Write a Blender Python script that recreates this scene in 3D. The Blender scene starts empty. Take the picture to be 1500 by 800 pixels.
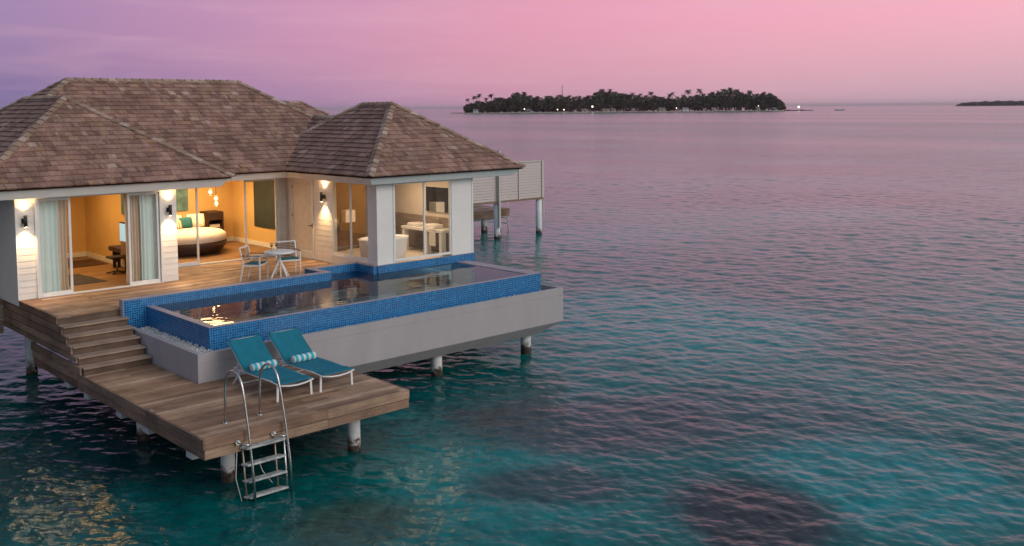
import bpy, math, random
import numpy as np
from mathutils import Vector, Matrix
random.seed(7); rng = np.random.default_rng(7)
S = bpy.context.scene
COL = S.collection
R = math.radians

def srgb(r, g, b):
    f = lambda c: (c/255/12.92) if c/255 <= .04045 else ((c/255+.055)/1.055)**2.4
    return (f(r), f(g), f(b), 1)

# ------------------------------------------------------------------ camera
yaw, pit, rol, FPX, CY = 0.8239750, 0.0679881, -0.0074371, 1445.753, 256.76
fwd = Vector((math.cos(pit)*math.cos(yaw), math.cos(pit)*math.sin(yaw), -math.sin(pit)))
rt0 = Vector((math.sin(yaw), -math.cos(yaw), 0)); up0 = rt0.cross(fwd)
rt = rt0*math.cos(rol)+up0*math.sin(rol); up = -rt0*math.sin(rol)+up0*math.cos(rol)
cd = bpy.data.cameras.new('camera'); cam = bpy.data.objects.new('camera', cd); COL.objects.link(cam)
cam.matrix_world = Matrix(((rt.x, up.x, -fwd.x, 0), (rt.y, up.y, -fwd.y, 0), (rt.z, up.z, -fwd.z, 4.4), (0, 0, 0, 1)))
cd.sensor_width = 36; cd.lens = FPX/1500*36; cd.shift_y = (CY-400)/1500
cd.clip_start = .1; cd.clip_end = 120000
S.camera = cam
S.render.resolution_x = 1024; S.render.resolution_y = 546

# ------------------------------------------------------------------ view + world
S.view_settings.view_transform = 'Standard'; S.view_settings.look = 'None'
S.view_settings.exposure = 0.0; S.view_settings.gamma = 1
W = bpy.data.worlds.new('World'); S.world = W; W.use_nodes = True
def N(nt, t, **k):
    n = nt.nodes.new(t)
    for a, v in k.items():
        if a == 'inp':
            for i, x in v.items(): n.inputs[i].default_value = x
        else: setattr(n, a, v)
    return n
def ramp(nt, stops, interp='LINEAR'):
    n = nt.nodes.new('ShaderNodeValToRGB'); cr = n.color_ramp; cr.interpolation = interp
    while len(cr.elements) < len(stops): cr.elements.new(.5)
    for e, (p, c) in zip(cr.elements, stops): e.position = p; e.color = c
    return n
def world():
    nt = W.node_tree; nt.nodes.clear(); L = nt.links.new
    tc = N(nt, 'ShaderNodeTexCoord'); sep = N(nt, 'ShaderNodeSeparateXYZ'); L(tc.outputs['Generated'], sep.inputs[0])
    dot = N(nt, 'ShaderNodeVectorMath', operation='DOT_PRODUCT'); L(tc.outputs['Generated'], dot.inputs[0]); dot.inputs[1].default_value = (math.sin(yaw), -math.cos(yaw), 0)
    a = N(nt, 'ShaderNodeMapRange', inp={1: -1.0, 2: 1.0}); L(dot.outputs['Value'], a.inputs[0])
    noise = N(nt, 'ShaderNodeTexNoise', inp={'Scale': 2.2, 'Detail': 5.0, 'Roughness': .55})
    mp = N(nt, 'ShaderNodeMapping'); mp.inputs['Scale'].default_value = (1, 1, 5); L(tc.outputs['Generated'], mp.inputs[0]); L(mp.outputs[0], noise.inputs[0])
    jit = N(nt, 'ShaderNodeMath', operation='MULTIPLY_ADD'); L(noise.outputs[0], jit.inputs[0]); jit.inputs[1].default_value = .10
    aa = N(nt, 'ShaderNodeMath', operation='SUBTRACT', inp={1: .05}); L(a.outputs[0], aa.inputs[0]); L(aa.outputs[0], jit.inputs[2])
    hor = ramp(nt, [(.0, srgb(96, 104, 150)), (.28, srgb(112, 108, 160)), (.40, srgb(170, 134, 172)), (.50, srgb(200, 148, 172)), (.62, srgb(204, 163, 180)), (.73, srgb(196, 166, 182)), (1., srgb(170, 160, 185))])
    mid = ramp(nt, [(.0, srgb(110, 116, 158)), (.27, srgb(146, 118, 172)), (.36, srgb(184, 132, 178)), (.48, srgb(220, 148, 180)), (.60, srgb(236, 160, 188)), (.73, srgb(241, 172, 194)), (1., srgb(190, 170, 190))])
    top = ramp(nt, [(.0, srgb(78, 106, 138)), (.35, srgb(92, 118, 148)), (.6, srgb(118, 128, 152)), (1., srgb(135, 155, 168))])
    for r_ in (hor, mid, top): L(jit.outputs[0], r_.inputs[0])
    e1 = N(nt, 'ShaderNodeMapRange', interpolation_type='SMOOTHSTEP', inp={1: -.01, 2: .10}); L(sep.outputs[2], e1.inputs[0])
    e2 = N(nt, 'ShaderNodeMapRange', interpolation_type='SMOOTHSTEP', inp={1: .16, 2: .42}); L(sep.outputs[2], e2.inputs[0])
    m1 = N(nt, 'ShaderNodeMix', data_type='RGBA'); L(e1.outputs[0], m1.inputs[0]); L(hor.outputs[0], m1.inputs[6]); L(mid.outputs[0], m1.inputs[7])
    e15 = N(nt, 'ShaderNodeMapRange', interpolation_type='SMOOTHSTEP', inp={1: .095, 2: .20}); L(sep.outputs[2], e15.inputs[0])
    upper = ramp(nt, [(.0, srgb(104, 112, 150)), (.3, srgb(128, 126, 160)), (.5, srgb(156, 152, 168)), (.75, srgb(174, 164, 176)), (1., srgb(160, 158, 172))]); L(jit.outputs[0], upper.inputs[0])
    m15 = N(nt, 'ShaderNodeMix', data_type='RGBA'); L(e15.outputs[0], m15.inputs[0]); L(m1.outputs[2], m15.inputs[6]); L(upper.outputs[0], m15.inputs[7])
    m2a = N(nt, 'ShaderNodeMix', data_type='RGBA'); L(e2.outputs[0], m2a.inputs[0]); L(m15.outputs[2], m2a.inputs[6]); L(top.outputs[0], m2a.inputs[7])
    cn = N(nt, 'ShaderNodeTexNoise', inp={'Scale': 5., 'Detail': 7., 'Roughness': .6, 'Distortion': .6}); mc = N(nt, 'ShaderNodeMapping'); mc.inputs['Scale'].default_value = (1, 1, 9); mc.inputs['Rotation'].default_value = (.05, .03, 0); L(tc.outputs['Generated'], mc.inputs[0]); L(mc.outputs[0], cn.inputs[0])
    cm = N(nt, 'ShaderNodeMapRange', interpolation_type='SMOOTHSTEP', inp={1: .40, 2: .80, 3: 0.04, 4: .30}); L(cn.outputs[0], cm.inputs[0])
    m2 = N(nt, 'ShaderNodeMix', data_type='RGBA'); L(cm.outputs[0], m2.inputs[0]); L(m2a.outputs[2], m2.inputs[6]); m2.inputs[7].default_value = srgb(222, 178, 198)
    db = N(nt, 'ShaderNodeVectorMath', operation='DOT_PRODUCT'); L(tc.outputs['Generated'], db.inputs[0]); db.inputs[1].default_value = (math.cos(R(-80)), math.sin(R(-80)), .25)
    eb = N(nt, 'ShaderNodeMapRange', interpolation_type='SMOOTHSTEP', inp={1: .05, 2: .85}); L(db.outputs['Value'], eb.inputs[0])
    m3 = N(nt, 'ShaderNodeMix', data_type='RGBA'); L(eb.outputs[0], m3.inputs[0]); L(m2.outputs[2], m3.inputs[6]); m3.inputs[7].default_value = srgb(184, 200, 206)
    bg = N(nt, 'ShaderNodeBackground', inp={'Strength': 1.0}); L(m3.outputs[2], bg.inputs[0])
    sky = N(nt, 'ShaderNodeTexSky', sky_type='NISHITA'); sky.sun_disc = False; sky.sun_elevation = R(1.0); sky.sun_rotation = R(150)
    bg2 = N(nt, 'ShaderNodeBackground', inp={'Strength': .05}); L(sky.outputs[0], bg2.inputs[0])
    add = N(nt, 'ShaderNodeAddShader'); L(bg.outputs[0], add.inputs[0]); L(bg2.outputs[0], add.inputs[1])
    out = N(nt, 'ShaderNodeOutputWorld'); L(add.outputs[0], out.inputs[0])
world()
def sun():
    l = bpy.data.lights.new('afterglow', 'SUN'); l.energy = 1.25; l.angle = R(35); l.color = (1, .86, .80)
    o = bpy.data.objects.new('afterglow', l); COL.objects.link(o)
    d = Vector((-.30, .86, -.42)).normalized()      # direction the light travels
    o.rotation_euler = d.to_track_quat('-Z', 'Y').to_euler(); o.location = (0, 0, 60)
sun()

# ------------------------------------------------------------------ materials
MATS = {}
def newmat(name):
    m = bpy.data.materials.new(name); m.use_nodes = True; nt = m.node_tree
    return m, nt, nt.nodes['Principled BSDF'], nt.links.new
def noisy(name, col, rough=.6, var=.12, scale=6., bump=.1, bscale=40., metal=0., coat=0., col2=None, stretch=(1, 1, 1)):
    m, nt, b, L = newmat(name)
    tc = N(nt, 'ShaderNodeTexCoord'); mp = N(nt, 'ShaderNodeMapping'); mp.inputs['Scale'].default_value = stretch; L(tc.outputs['Object'], mp.inputs[0])
    n1 = N(nt, 'ShaderNodeTexNoise', inp={'Scale': scale, 'Detail': 6.0, 'Roughness': .6}); L(mp.outputs[0], n1.inputs[0])
    c2 = col2 or tuple(c*(1-2*var) for c in col[:3])+(1,); c1 = tuple(min(1, c*(1+var)) for c in col[:3])+(1,)
    r_ = ramp(nt, [(.3, c2), (.7, c1)]); L(n1.outputs[0], r_.inputs[0]); L(r_.outputs[0], b.inputs['Base Color'])
    b.inputs['Roughness'].default_value = rough; b.inputs['Metallic'].default_value = metal; b.inputs['Coat Weight'].default_value = coat
    if bump:
        n2 = N(nt, 'ShaderNodeTexNoise', inp={'Scale': bscale, 'Detail': 4.0}); L(mp.outputs[0], n2.inputs[0])
        bp = N(nt, 'ShaderNodeBump', inp={'Strength': bump, 'Distance': .02}); L(n2.outputs[0], bp.inputs['Height']); L(bp.outputs[0], b.inputs['Normal'])
    MATS[name] = m; return m
def wood(name, stops, axis=0, rough=.65, grain=1., plank_seed=True, stain=.35):
    """planks: each mesh island is one plank with its own tone, grain runs along the axis"""
    m, nt, b, L = newmat(name)
    geo = N(nt, 'ShaderNodeNewGeometry'); tc = N(nt, 'ShaderNodeTexCoord')
    r_ = ramp(nt, stops); L(geo.outputs['Random Per Island'], r_.inputs[0])
    mp = N(nt, 'ShaderNodeMapping'); sc = [28, 28, 28]; sc[axis] = 1.6; mp.inputs['Scale'].default_value = sc; L(tc.outputs['Object'], mp.inputs[0])
    off = N(nt, 'ShaderNodeMath', operation='MULTIPLY', inp={1: 57.}); L(geo.outputs['Random Per Island'], off.inputs[0])
    cx = N(nt, 'ShaderNodeCombineXYZ'); L(off.outputs[0], cx.inputs[0]); L(off.outputs[0], cx.inputs[1]); L(cx.outputs[0], mp.inputs['Location'])
    n1 = N(nt, 'ShaderNodeTexNoise', inp={'Scale': 1., 'Detail': 6., 'Roughness': .65}); L(mp.outputs[0], n1.inputs[0])
    mr = N(nt, 'ShaderNodeMapRange', inp={1: .3, 2: .7, 3: 1-.42*grain, 4: 1+.22*grain}); L(n1.outputs[0], mr.inputs[0])
    n3 = N(nt, 'ShaderNodeTexNoise', inp={'Scale': 1.3, 'Detail': 5., 'Roughness': .6}); L(tc.outputs['Object'], n3.inputs[0])
    mr3 = N(nt, 'ShaderNodeMapRange', inp={1: .35, 2: .65, 3: 1-stain, 4: 1.08}); L(n3.outputs[0], mr3.inputs[0])
    mu = N(nt, 'ShaderNodeMath', operation='MULTIPLY'); L(mr.outputs[0], mu.inputs[0]); L(mr3.outputs[0], mu.inputs[1])
    vm = N(nt, 'ShaderNodeVectorMath', operation='SCALE'); L(r_.outputs[0], vm.inputs[0]); L(mu.outputs[0], vm.inputs['Scale'])
    L(vm.outputs[0], b.inputs['Base Color'])
    rr = N(nt, 'ShaderNodeMapRange', inp={1: .3, 2: .7, 3: rough+.12, 4: rough-.12}); L(n3.outputs[0], rr.inputs[0]); L(rr.outputs[0], b.inputs['Roughness'])
    bp = N(nt, 'ShaderNodeBump', inp={'Strength': .35, 'Distance': .006}); L(n1.outputs[0], bp.inputs['Height']); L(bp.outputs[0], b.inputs['Normal'])
    MATS[name] = m; return m
def tiles(name, size, cols, grout, rough=.25):
    m, nt, b, L = newmat(name)
    uv = N(nt, 'ShaderNodeUVMap'); sc = N(nt, 'ShaderNodeVectorMath', operation='SCALE'); L(uv.outputs[0], sc.inputs[0]); sc.inputs['Scale'].default_value = 1/size
    fl = N(nt, 'ShaderNodeVectorMath', operation='FLOOR'); L(sc.outputs[0], fl.inputs[0])
    fr = N(nt, 'ShaderNodeVectorMath', operation='FRACTION'); L(sc.outputs[0], fr.inputs[0])
    wn = N(nt, 'ShaderNodeTexWhiteNoise', noise_dimensions='3D'); L(fl.outputs[0], wn.inputs['Vector'])
    r_ = ramp(nt, cols); L(wn.outputs['Value'], r_.inputs[0])
    sp = N(nt, 'ShaderNodeSeparateXYZ'); L(fr.outputs[0], sp.inputs[0])
    def edge(o):
        s = N(nt, 'ShaderNodeMath', operation='SUBTRACT', inp={1: .5}); L(o, s.inputs[0])
        a = N(nt, 'ShaderNodeMath', operation='ABSOLUTE'); L(s.outputs[0], a.inputs[0]); return a.outputs[0]
    mx = N(nt, 'ShaderNodeMath', operation='MAXIMUM'); L(edge(sp.outputs[0]), mx.inputs[0]); L(edge(sp.outputs[1]), mx.inputs[1])
    g = N(nt, 'ShaderNodeMapRange', inp={1: .435, 2: .455}); L(mx.outputs[0], g.inputs[0])
    mix = N(nt, 'ShaderNodeMix', data_type='RGBA'); L(g.outputs[0], mix.inputs[0]); L(r_.outputs[0], mix.inputs[6]); mix.inputs[7].default_value = grout
    L(mix.outputs[2], b.inputs['Base Color'])
    rr = N(nt, 'ShaderNodeMapRange', inp={3: rough, 4: .8}); L(g.outputs[0], rr.inputs[0]); L(rr.outputs[0], b.inputs['Roughness'])
    wv = N(nt, 'ShaderNodeVectorMath', operation='SCALE'); L(wn.outputs['Color'], wv.inputs[0]); wv.inputs['Scale'].default_value = .06
    bp = N(nt, 'ShaderNodeBump', inp={'Strength': .5, 'Distance': -.002}); L(g.outputs[0], bp.inputs['Height']); L(bp.outputs[0], b.inputs['Normal'])
    MATS[name] = m; return m
def emis(name, col, s):
    m, nt, b, L = newmat(name); b.inputs['Emission Color'].default_value = col; b.inputs['Emission Strength'].default_value = s; b.inputs['Base Color'].default_value = col; MATS[name] = m; return m

wood('deck_wood', [(0, (.24, .13, .075, 1)), (.3, (.34, .195, .115, 1)), (.7, (.44, .265, .16, 1)), (1, (.60, .42, .29, 1))], 0, .62)
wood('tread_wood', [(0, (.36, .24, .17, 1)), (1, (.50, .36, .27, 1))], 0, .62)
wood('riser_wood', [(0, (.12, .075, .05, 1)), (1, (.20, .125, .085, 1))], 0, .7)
wood('clad_wood_y', [(0, (.19, .105, .07, 1)), (.5, (.29, .175, .12, 1)), (1, (.40, .26, .18, 1))], 1, .7)
wood('clad_wood_x', [(0, (.22, .125, .08, 1)), (.5, (.33, .20, .135, 1)), (1, (.46, .31, .21, 1))], 0, .7)
wood('shingle_x', [(0, (.21, .112, .086, 1)), (.25, (.29, .158, .122, 1)), (.6, (.345, .198, .155, 1)), (.86, (.40, .24, .19, 1)), (.95, (.36, .21, .12, 1)), (1, (.52, .37, .31, 1))], 1, .85, 1.0, stain=.28)
wood('shingle_y', [(0, (.21, .112, .086, 1)), (.25, (.29, .158, .122, 1)), (.6, (.345, .198, .155, 1)), (.86, (.40, .24, .19, 1)), (.95, (.36, .21, .12, 1)), (1, (.52, .37, .31, 1))], 0, .85, 1.0, stain=.28)
wood('cap_wood', [(0, (.26, .165, .12, 1)), (.4, (.37, .245, .175, 1)), (.7, (.43, .30, .235, 1)), (1, (.54, .41, .35, 1))], 2, .85, .6)
wood('floor_wood', [(0, (.22, .12, .055, 1)), (1, (.30, .17, .08, 1))], 0, .45, .6, stain=.1)
wood('dark_wood', [(0, (.045, .022, .014, 1)), (1, (.065, .032, .02, 1))], 0, .5, .7, stain=.1)
wood('siding', [(0, (.70, .68, .65, 1)), (1, (.76, .74, .71, 1))], 0, .6, .12, stain=.06)
noisy('plaster', (.74, .72, .70, 1), .7, .03, 2., .06, 120)
noisy('trim', (.76, .77, .76, 1), .45, .03, 3., .03, 60)
noisy('soffit', (.72, .72, .70, 1), .6, .03, 2., .03, 60)
noisy('frame_white', (.74, .74, .73, 1), .35, .03, 8., 0)
noisy('concrete', (.37, .345, .36, 1), .8, .045, 1.6, .10, 30, stretch=(1, 1, .35))
noisy('coping', (.34, .30, .35, 1), .55, .08, 9., .05, 60)
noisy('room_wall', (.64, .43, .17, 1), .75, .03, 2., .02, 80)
noisy('bath_wall', (.62, .55, .48, 1), .6, .05, 2., .02, 80)
noisy('bath_tile', (.30, .235, .185, 1), .4, .25, 1.5, .1, 20, stretch=(1, 1, 14))
noisy('dark_tile', (.045, .032, .038, 1), .6, .2, 2.5, .05, 20)
noisy('white_metal', (.75, .74, .73, 1), .38, .03, 10, 0)
noisy('black_metal', (.022, .02, .02, 1), .4, .1, 10, 0)
noisy('teak_slat', (.24, .15, .10, 1), .6, .2, 20, .05, 60, stretch=(8, 1, 1))
noisy('teal_fabric', (.001, .16, .235, 1), .85, .10, 3., .25, 420)
noisy('cushion_teal', (.01, .12, .14, 1), .8, .08, 10., .1, 200)
noisy('linen', (.72, .66, .58, 1), .9, .05, 6., .25, 22)
noisy('ceramic', (.80, .78, .75, 1), .2, .02, 4., 0)
noisy('steel', (.62, .60, .58, 1), .24, .08, 14., .05, 60, metal=1)
noisy('steel_stain', (.40, .31, .22, 1), .4, .25, 9., .05, 60, metal=.8)
noisy('rung_grey', (.48, .49, .49, 1), .5, .3, 9., .05, 60)
noisy('white_bearer', (.60, .62, .63, 1), .7, .12, 3., .08, 40)
noisy('gravel_white', (.62, .60, .60, 1), .8, .15, 30., .2, 60)
noisy('screen_board', (.56, .50, .46, 1), .7, .08, 6., .05, 40, stretch=(1, 1, 12))
noisy('reflection_dark', (.03, .045, .045, 1), .5, .2, 3., 0)
noisy('rug', (.055, .05, .05, 1), .95, .8, 9., .3, 200, stretch=(1, 9, 1))
noisy('art', (.10, .20, .20, 1), .5, .3, 4., 0)
noisy('sand', (.36, .29, .23, 1), .9, .15, .2, 0)
noisy('trunk', (.11, .085, .07, 1), .9, .2, 2., 0)
noisy('leaf_palm', (.085, .08, .042, 1), .7, .35, .6, 0)
noisy('leaf_broad', (.085, .07, .045, 1), .8, .4, .12, 0)
noisy('leaf_light', (.13, .125, .085, 1), .8, .35, .12, 0)
noisy('hut_wall', (.34, .29, .27, 1), .8, .1, .4, 0)
noisy('hut_teal', (.03, .22, .25, 1), .8, .1, .4, 0)
noisy('hut_roof', (.22, .17, .16, 1), .8, .2, .4, 0)
noisy('boat_hull', (.16, .15, .2, 1), .5, .2, .8, 0)
noisy('boat_white', (.5, .5, .56, 1), .5, .1, .8, 0)
noisy('rock', (.09, .075, .07, 1), .9, .3, .6, 0)
tiles('pool_tile', .0525, [(0, (.001, .065, .23, 1)), (.5, (.001, .10, .31, 1)), (.9, (.002, .14, .38, 1)), (1, (.005, .20, .46, 1))], (.12, .34, .52, 1))
tiles('floor_tile', .0525, [(0, (.01, .22, .55, 1)), (1, (.03, .36, .72, 1))], (.35, .6, .8, 1))
emis('bulb', (1, .72, .38, 1), 14.); emis('lamp_disc', (1, .78, .5, 1), 30.); emis('far_lamp', (1, .86, .62, 1), 6.)
emis('screen_image', (.25, .45, .6, 1), .9)

def m_shingle_fix():
    pass
def pile_mat():
    m, nt, b, L = newmat('pile')
    geo = N(nt, 'ShaderNodeNewGeometry'); sp = N(nt, 'ShaderNodeSeparateXYZ'); L(geo.outputs['Position'], sp.inputs[0])
    n1 = N(nt, 'ShaderNodeTexNoise', inp={'Scale': 7., 'Detail': 6., 'Roughness': .7}); L(geo.outputs['Position'], n1.inputs[0])
    ad = N(nt, 'ShaderNodeMath', operation='MULTIPLY_ADD', inp={1: 1.1}); L(n1.outputs[0], ad.inputs[0]); L(sp.outputs[2], ad.inputs[2])
    mr = N(nt, 'ShaderNodeMapRange', inp={1: -1.9, 2: -.9}); L(ad.outputs[0], mr.inputs[0])
    r_ = ramp(nt, [(0, (.012, .01, .009, 1)), (.30, (.03, .024, .018, 1)), (.42, (.10, .07, .045, 1)), (.50, (.40, .38, .36, 1)), (.56, (.64, .64, .64, 1)), (1, (.70, .72, .73, 1))]); L(mr.outputs[0], r_.inputs[0])
    n2 = N(nt, 'ShaderNodeTexNoise', inp={'Scale': 11., 'Detail': 5., 'Roughness': .7}); L(geo.outputs['Position'], n2.inputs[0])
    r2 = ramp(nt, [(.30, (.22, .12, .08, 1)), (.40, (1, 1, 1, 1))]); L(n2.outputs[0], r2.inputs[0])
    mx = N(nt, 'ShaderNodeMix', data_type='RGBA', blend_type='MULTIPLY'); mx.inputs[0].default_value = .8; L(r_.outputs[0], mx.inputs[6]); L(r2.outputs[0], mx.inputs[7])
    L(mx.outputs[2], b.inputs['Base Color']); b.inputs['Roughness'].default_value = .8
    bp = N(nt, 'ShaderNodeBump', inp={'Strength': .5, 'Distance': .02}); L(n2.outputs[0], bp.inputs['Height']); L(bp.outputs[0], b.inputs['Normal'])
    MATS['pile'] = m
pile_mat()
def glass_mat(name, tint, refl=1.0, ior=1.5):
    m, nt, b, L = newmat(name); nt.nodes.remove(b); out = nt.nodes['Material Output']
    tr = N(nt, 'ShaderNodeBsdfTransparent'); tr.inputs[0].default_value = tint
    gl = N(nt, 'ShaderNodeBsdfGlossy'); gl.inputs['Roughness'].default_value = .005
    fr = N(nt, 'ShaderNodeFresnel', inp={'IOR': ior}); mu = N(nt, 'ShaderNodeMath', operation='MULTIPLY', inp={1: refl}); L(fr.outputs[0], mu.inputs[0])
    mx = N(nt, 'ShaderNodeMixShader'); L(mu.outputs[0], mx.inputs[0]); L(tr.outputs[0], mx.inputs[1]); L(gl.outputs[0], mx.inputs[2]); L(mx.outputs[0], out.inputs[0])
    MATS[name] = m
glass_mat('pane_glass', (.97, .985, .98, 1), .30); glass_mat('wine_glass', (.9, .9, .9, 1), 1.)
def mirror_mat():
    m, nt, b, L = newmat('mirror'); b.inputs['Metallic'].default_value = 1; b.inputs['Roughness'].default_value = .03; b.inputs['Base Color'].default_value = (.8, .82, .8, 1); MATS['mirror'] = m
mirror_mat()
def pool_water():
    m, nt, b, L = newmat('pool_water'); nt.nodes.remove(b); out = nt.nodes['Material Output']
    geo = N(nt, 'ShaderNodeNewGeometry')
    n1 = N(nt, 'ShaderNodeTexNoise', inp={'Scale': 2.6, 'Detail': 2.}); L(geo.outputs['Position'], n1.inputs[0])
    bp = N(nt, 'ShaderNodeBump', inp={'Strength': .16, 'Distance': .03}); L(n1.outputs[0], bp.inputs['Height'])
    tr = N(nt, 'ShaderNodeBsdfTransparent'); tr.inputs[0].default_value = (.55, .95, 1.0, 1)
    gl = N(nt, 'ShaderNodeBsdfGlossy'); gl.inputs['Roughness'].default_value = .02; L(bp.outputs[0], gl.inputs['Normal'])
    fr = N(nt, 'ShaderNodeFresnel', inp={'IOR': 1.30}); L(bp.outputs[0], fr.inputs['Normal'])
    mx = N(nt, 'ShaderNodeMixShader'); L(fr.outputs[0], mx.inputs[0]); L(tr.outputs[0], mx.inputs[1]); L(gl.outputs[0], mx.inputs[2]); L(mx.outputs[0], out.inputs[0])
    MATS['pool_water'] = m
pool_water()
def curtain_mat():
    m, nt, b, L = newmat('curtain')
    b.inputs['Base Color'].default_value = (.80, .95, .95, 1); b.inputs['Roughness'].default_value = .9  # aqua base colour imitates cool sky reflected in the door glass
    out = nt.nodes['Material Output']; tl = N(nt, 'ShaderNodeBsdfTranslucent'); tl.inputs[0].default_value = (.80, .78, .72, 1)
    mx = N(nt, 'ShaderNodeMixShader', inp={0: .3}); L(b.outputs[0], mx.inputs[1]); L(tl.outputs[0], mx.inputs[2]); L(mx.outputs[0], out.inputs[0])
    MATS['curtain'] = m
curtain_mat()
def drape_mat():
    m = MATS['curtain'].copy(); m.name = 'drape'; nt = m.node_tree
    nt.nodes['Principled BSDF'].inputs['Base Color'].default_value = (.86, .78, .66, 1)
    for n in nt.nodes:
        if n.type == 'BSDF_TRANSLUCENT': n.inputs[0].default_value = (.80, .62, .40, 1)
        if n.type == 'MIX_SHADER': n.inputs[0].default_value = .32
    MATS['drape'] = m
drape_mat()
def stripes(name, c1, c2, n, axis=0):
    m, nt, b, L = newmat(name)
    uv = N(nt, 'ShaderNodeTexCoord'); sp = N(nt, 'ShaderNodeSeparateXYZ'); L(uv.outputs['Object'], sp.inputs[0])
    mu = N(nt, 'ShaderNodeMath', operation='MULTIPLY', inp={1: n}); L(sp.outputs[axis], mu.inputs[0])
    fr = N(nt, 'ShaderNodeMath', operation='FRACT'); L(mu.outputs[0], fr.inputs[0])
    r_ = ramp(nt, [(0, c1), (.55, c2)], 'CONSTANT'); L(fr.outputs[0], r_.inputs[0]); L(r_.outputs[0], b.inputs['Base Color']); b.inputs['Roughness'].default_value = .95
    n2 = N(nt, 'ShaderNodeTexNoise', inp={'Scale': 220., 'Detail': 2.}); L(uv.outputs['Object'], n2.inputs[0])
    bp = N(nt, 'ShaderNodeBump', inp={'Strength': .5, 'Distance': .01}); L(n2.outputs[0], bp.inputs['Height']); L(bp.outputs[0], b.inputs['Normal'])
    MATS[name] = m
stripes('towel_stripe', (.02, .42, .55, 1), (.68, .66, .62, 1), 8.3)
stripes('cushion_stripe', (.33, .22, .12, 1), (.65, .58, .48, 1), 12)
def sea_mat():
    m, nt, b, L = newmat('sea')
    geo = N(nt, 'ShaderNodeNewGeometry')
    # colour that comes back out of the lagoon: sand, deep channels, reef patches, plus painted shade by the decks
    n1 = N(nt, 'ShaderNodeTexNoise', inp={'Scale': .045, 'Detail': 4., 'Roughness': .55, 'Distortion': .4}); L(geo.outputs['Position'], n1.inputs[0])
    base = ramp(nt, [(.30, (.001, .072, .074, 1)), (.5, (.001, .138, .138, 1)), (.70, (.001, .225, .225, 1))]); L(n1.outputs[0], base.inputs[0])
    n2 = N(nt, 'ShaderNodeTexNoise', inp={'Scale': .5, 'Detail': 8., 'Roughness': .72}); L(geo.outputs['Position'], n2.inputs[0])
    prev = base.outputs[0]
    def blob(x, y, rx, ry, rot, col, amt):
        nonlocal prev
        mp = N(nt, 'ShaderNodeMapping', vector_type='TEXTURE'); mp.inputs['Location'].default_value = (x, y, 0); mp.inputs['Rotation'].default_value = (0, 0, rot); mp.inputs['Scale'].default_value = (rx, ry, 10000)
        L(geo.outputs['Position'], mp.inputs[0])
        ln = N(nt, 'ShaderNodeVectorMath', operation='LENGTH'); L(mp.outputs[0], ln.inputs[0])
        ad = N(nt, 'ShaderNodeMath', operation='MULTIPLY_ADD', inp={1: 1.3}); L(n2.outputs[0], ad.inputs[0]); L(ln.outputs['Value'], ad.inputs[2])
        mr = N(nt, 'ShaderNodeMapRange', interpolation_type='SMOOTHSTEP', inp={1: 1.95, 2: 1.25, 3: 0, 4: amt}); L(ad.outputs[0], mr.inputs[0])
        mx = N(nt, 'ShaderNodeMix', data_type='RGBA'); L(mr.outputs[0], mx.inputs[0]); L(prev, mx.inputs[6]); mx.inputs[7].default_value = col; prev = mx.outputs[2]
    reef = (.035, .028, .036, 1)
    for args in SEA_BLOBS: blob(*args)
    n5 = N(nt, 'ShaderNodeTexNoise', inp={'Scale': 2.3, 'Detail': 7., 'Roughness': .7}); L(geo.outputs['Position'], n5.inputs[0])
    m5 = N(nt, 'ShaderNodeMapRange', inp={1: .3, 2: .7, 3: .62, 4: 1.32}); L(n5.outputs[0], m5.inputs[0])
    v5 = N(nt, 'ShaderNodeVectorMath', operation='SCALE'); L(prev, v5.inputs[0]); L(m5.outputs[0], v5.inputs['Scale']); L(v5.outputs[0], b.inputs['Base Color'])
    b.inputs['IOR'].default_value = 1.33
    # ripples and swell
    def wv(scale, stretch, det, ang):
        mp = N(nt, 'ShaderNodeMapping', vector_type='TEXTURE'); mp.inputs['Rotation'].default_value = (0, 0, ang); mp.inputs['Scale'].default_value = (1/scale, 1/(scale*stretch), 1/scale); L(geo.outputs['Position'], mp.inputs[0])
        n = N(nt, 'ShaderNodeTexNoise', inp={'Scale': 1., 'Detail': det, 'Roughness': .5, 'Distortion': .3}); L(mp.outputs[0], n.inputs[0]); return n.outputs[0]
    a = wv(7.5, .6, 3., R(25)); c = wv(1.6, .55, 6., R(15))
    band = N(nt, 'ShaderNodeTexNoise', inp={'Scale': 1., 'Detail': 3.}); mpb = N(nt, 'ShaderNodeMapping'); mpb.inputs['Rotation'].default_value = (0, 0, -.62); mpb.inputs['Scale'].default_value = (.012, .0022, 1); L(geo.outputs['Position'], mpb.inputs[0]); L(mpb.outputs[0], band.inputs[0])
    bs = N(nt, 'ShaderNodeMapRange', inp={1: .35, 2: .65, 3: .08, 4: 1.}); L(band.outputs[0], bs.inputs[0])
    ln = N(nt, 'ShaderNodeVectorMath', operation='LENGTH'); L(geo.outputs['Position'], ln.inputs[0])
    far = N(nt, 'ShaderNodeMapRange', inp={1: 35, 2: 200, 3: .12, 4: 1.}); L(ln.outputs['Value'], far.inputs[0])
    b1 = N(nt, 'ShaderNodeBump', inp={'Strength': .8, 'Distance': .019}); L(a, b1.inputs['Height'])
    st = N(nt, 'ShaderNodeMath', operation='MULTIPLY'); L(bs.outputs[0], st.inputs[0]); L(far.outputs[0], st.inputs[1])
    b2 = N(nt, 'ShaderNodeBump', inp={'Distance': .20}); L(c, b2.inputs['Height']); L(st.outputs[0], b2.inputs['Strength']); L(b1.outputs[0], b2.inputs['Normal'])
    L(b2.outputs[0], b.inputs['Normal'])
    rf = N(nt, 'ShaderNodeMapRange', inp={1: 18, 2: 300, 3: .12, 4: .17}); L(ln.outputs['Value'], rf.inputs[0]); L(rf.outputs[0], b.inputs['Roughness'])
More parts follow.
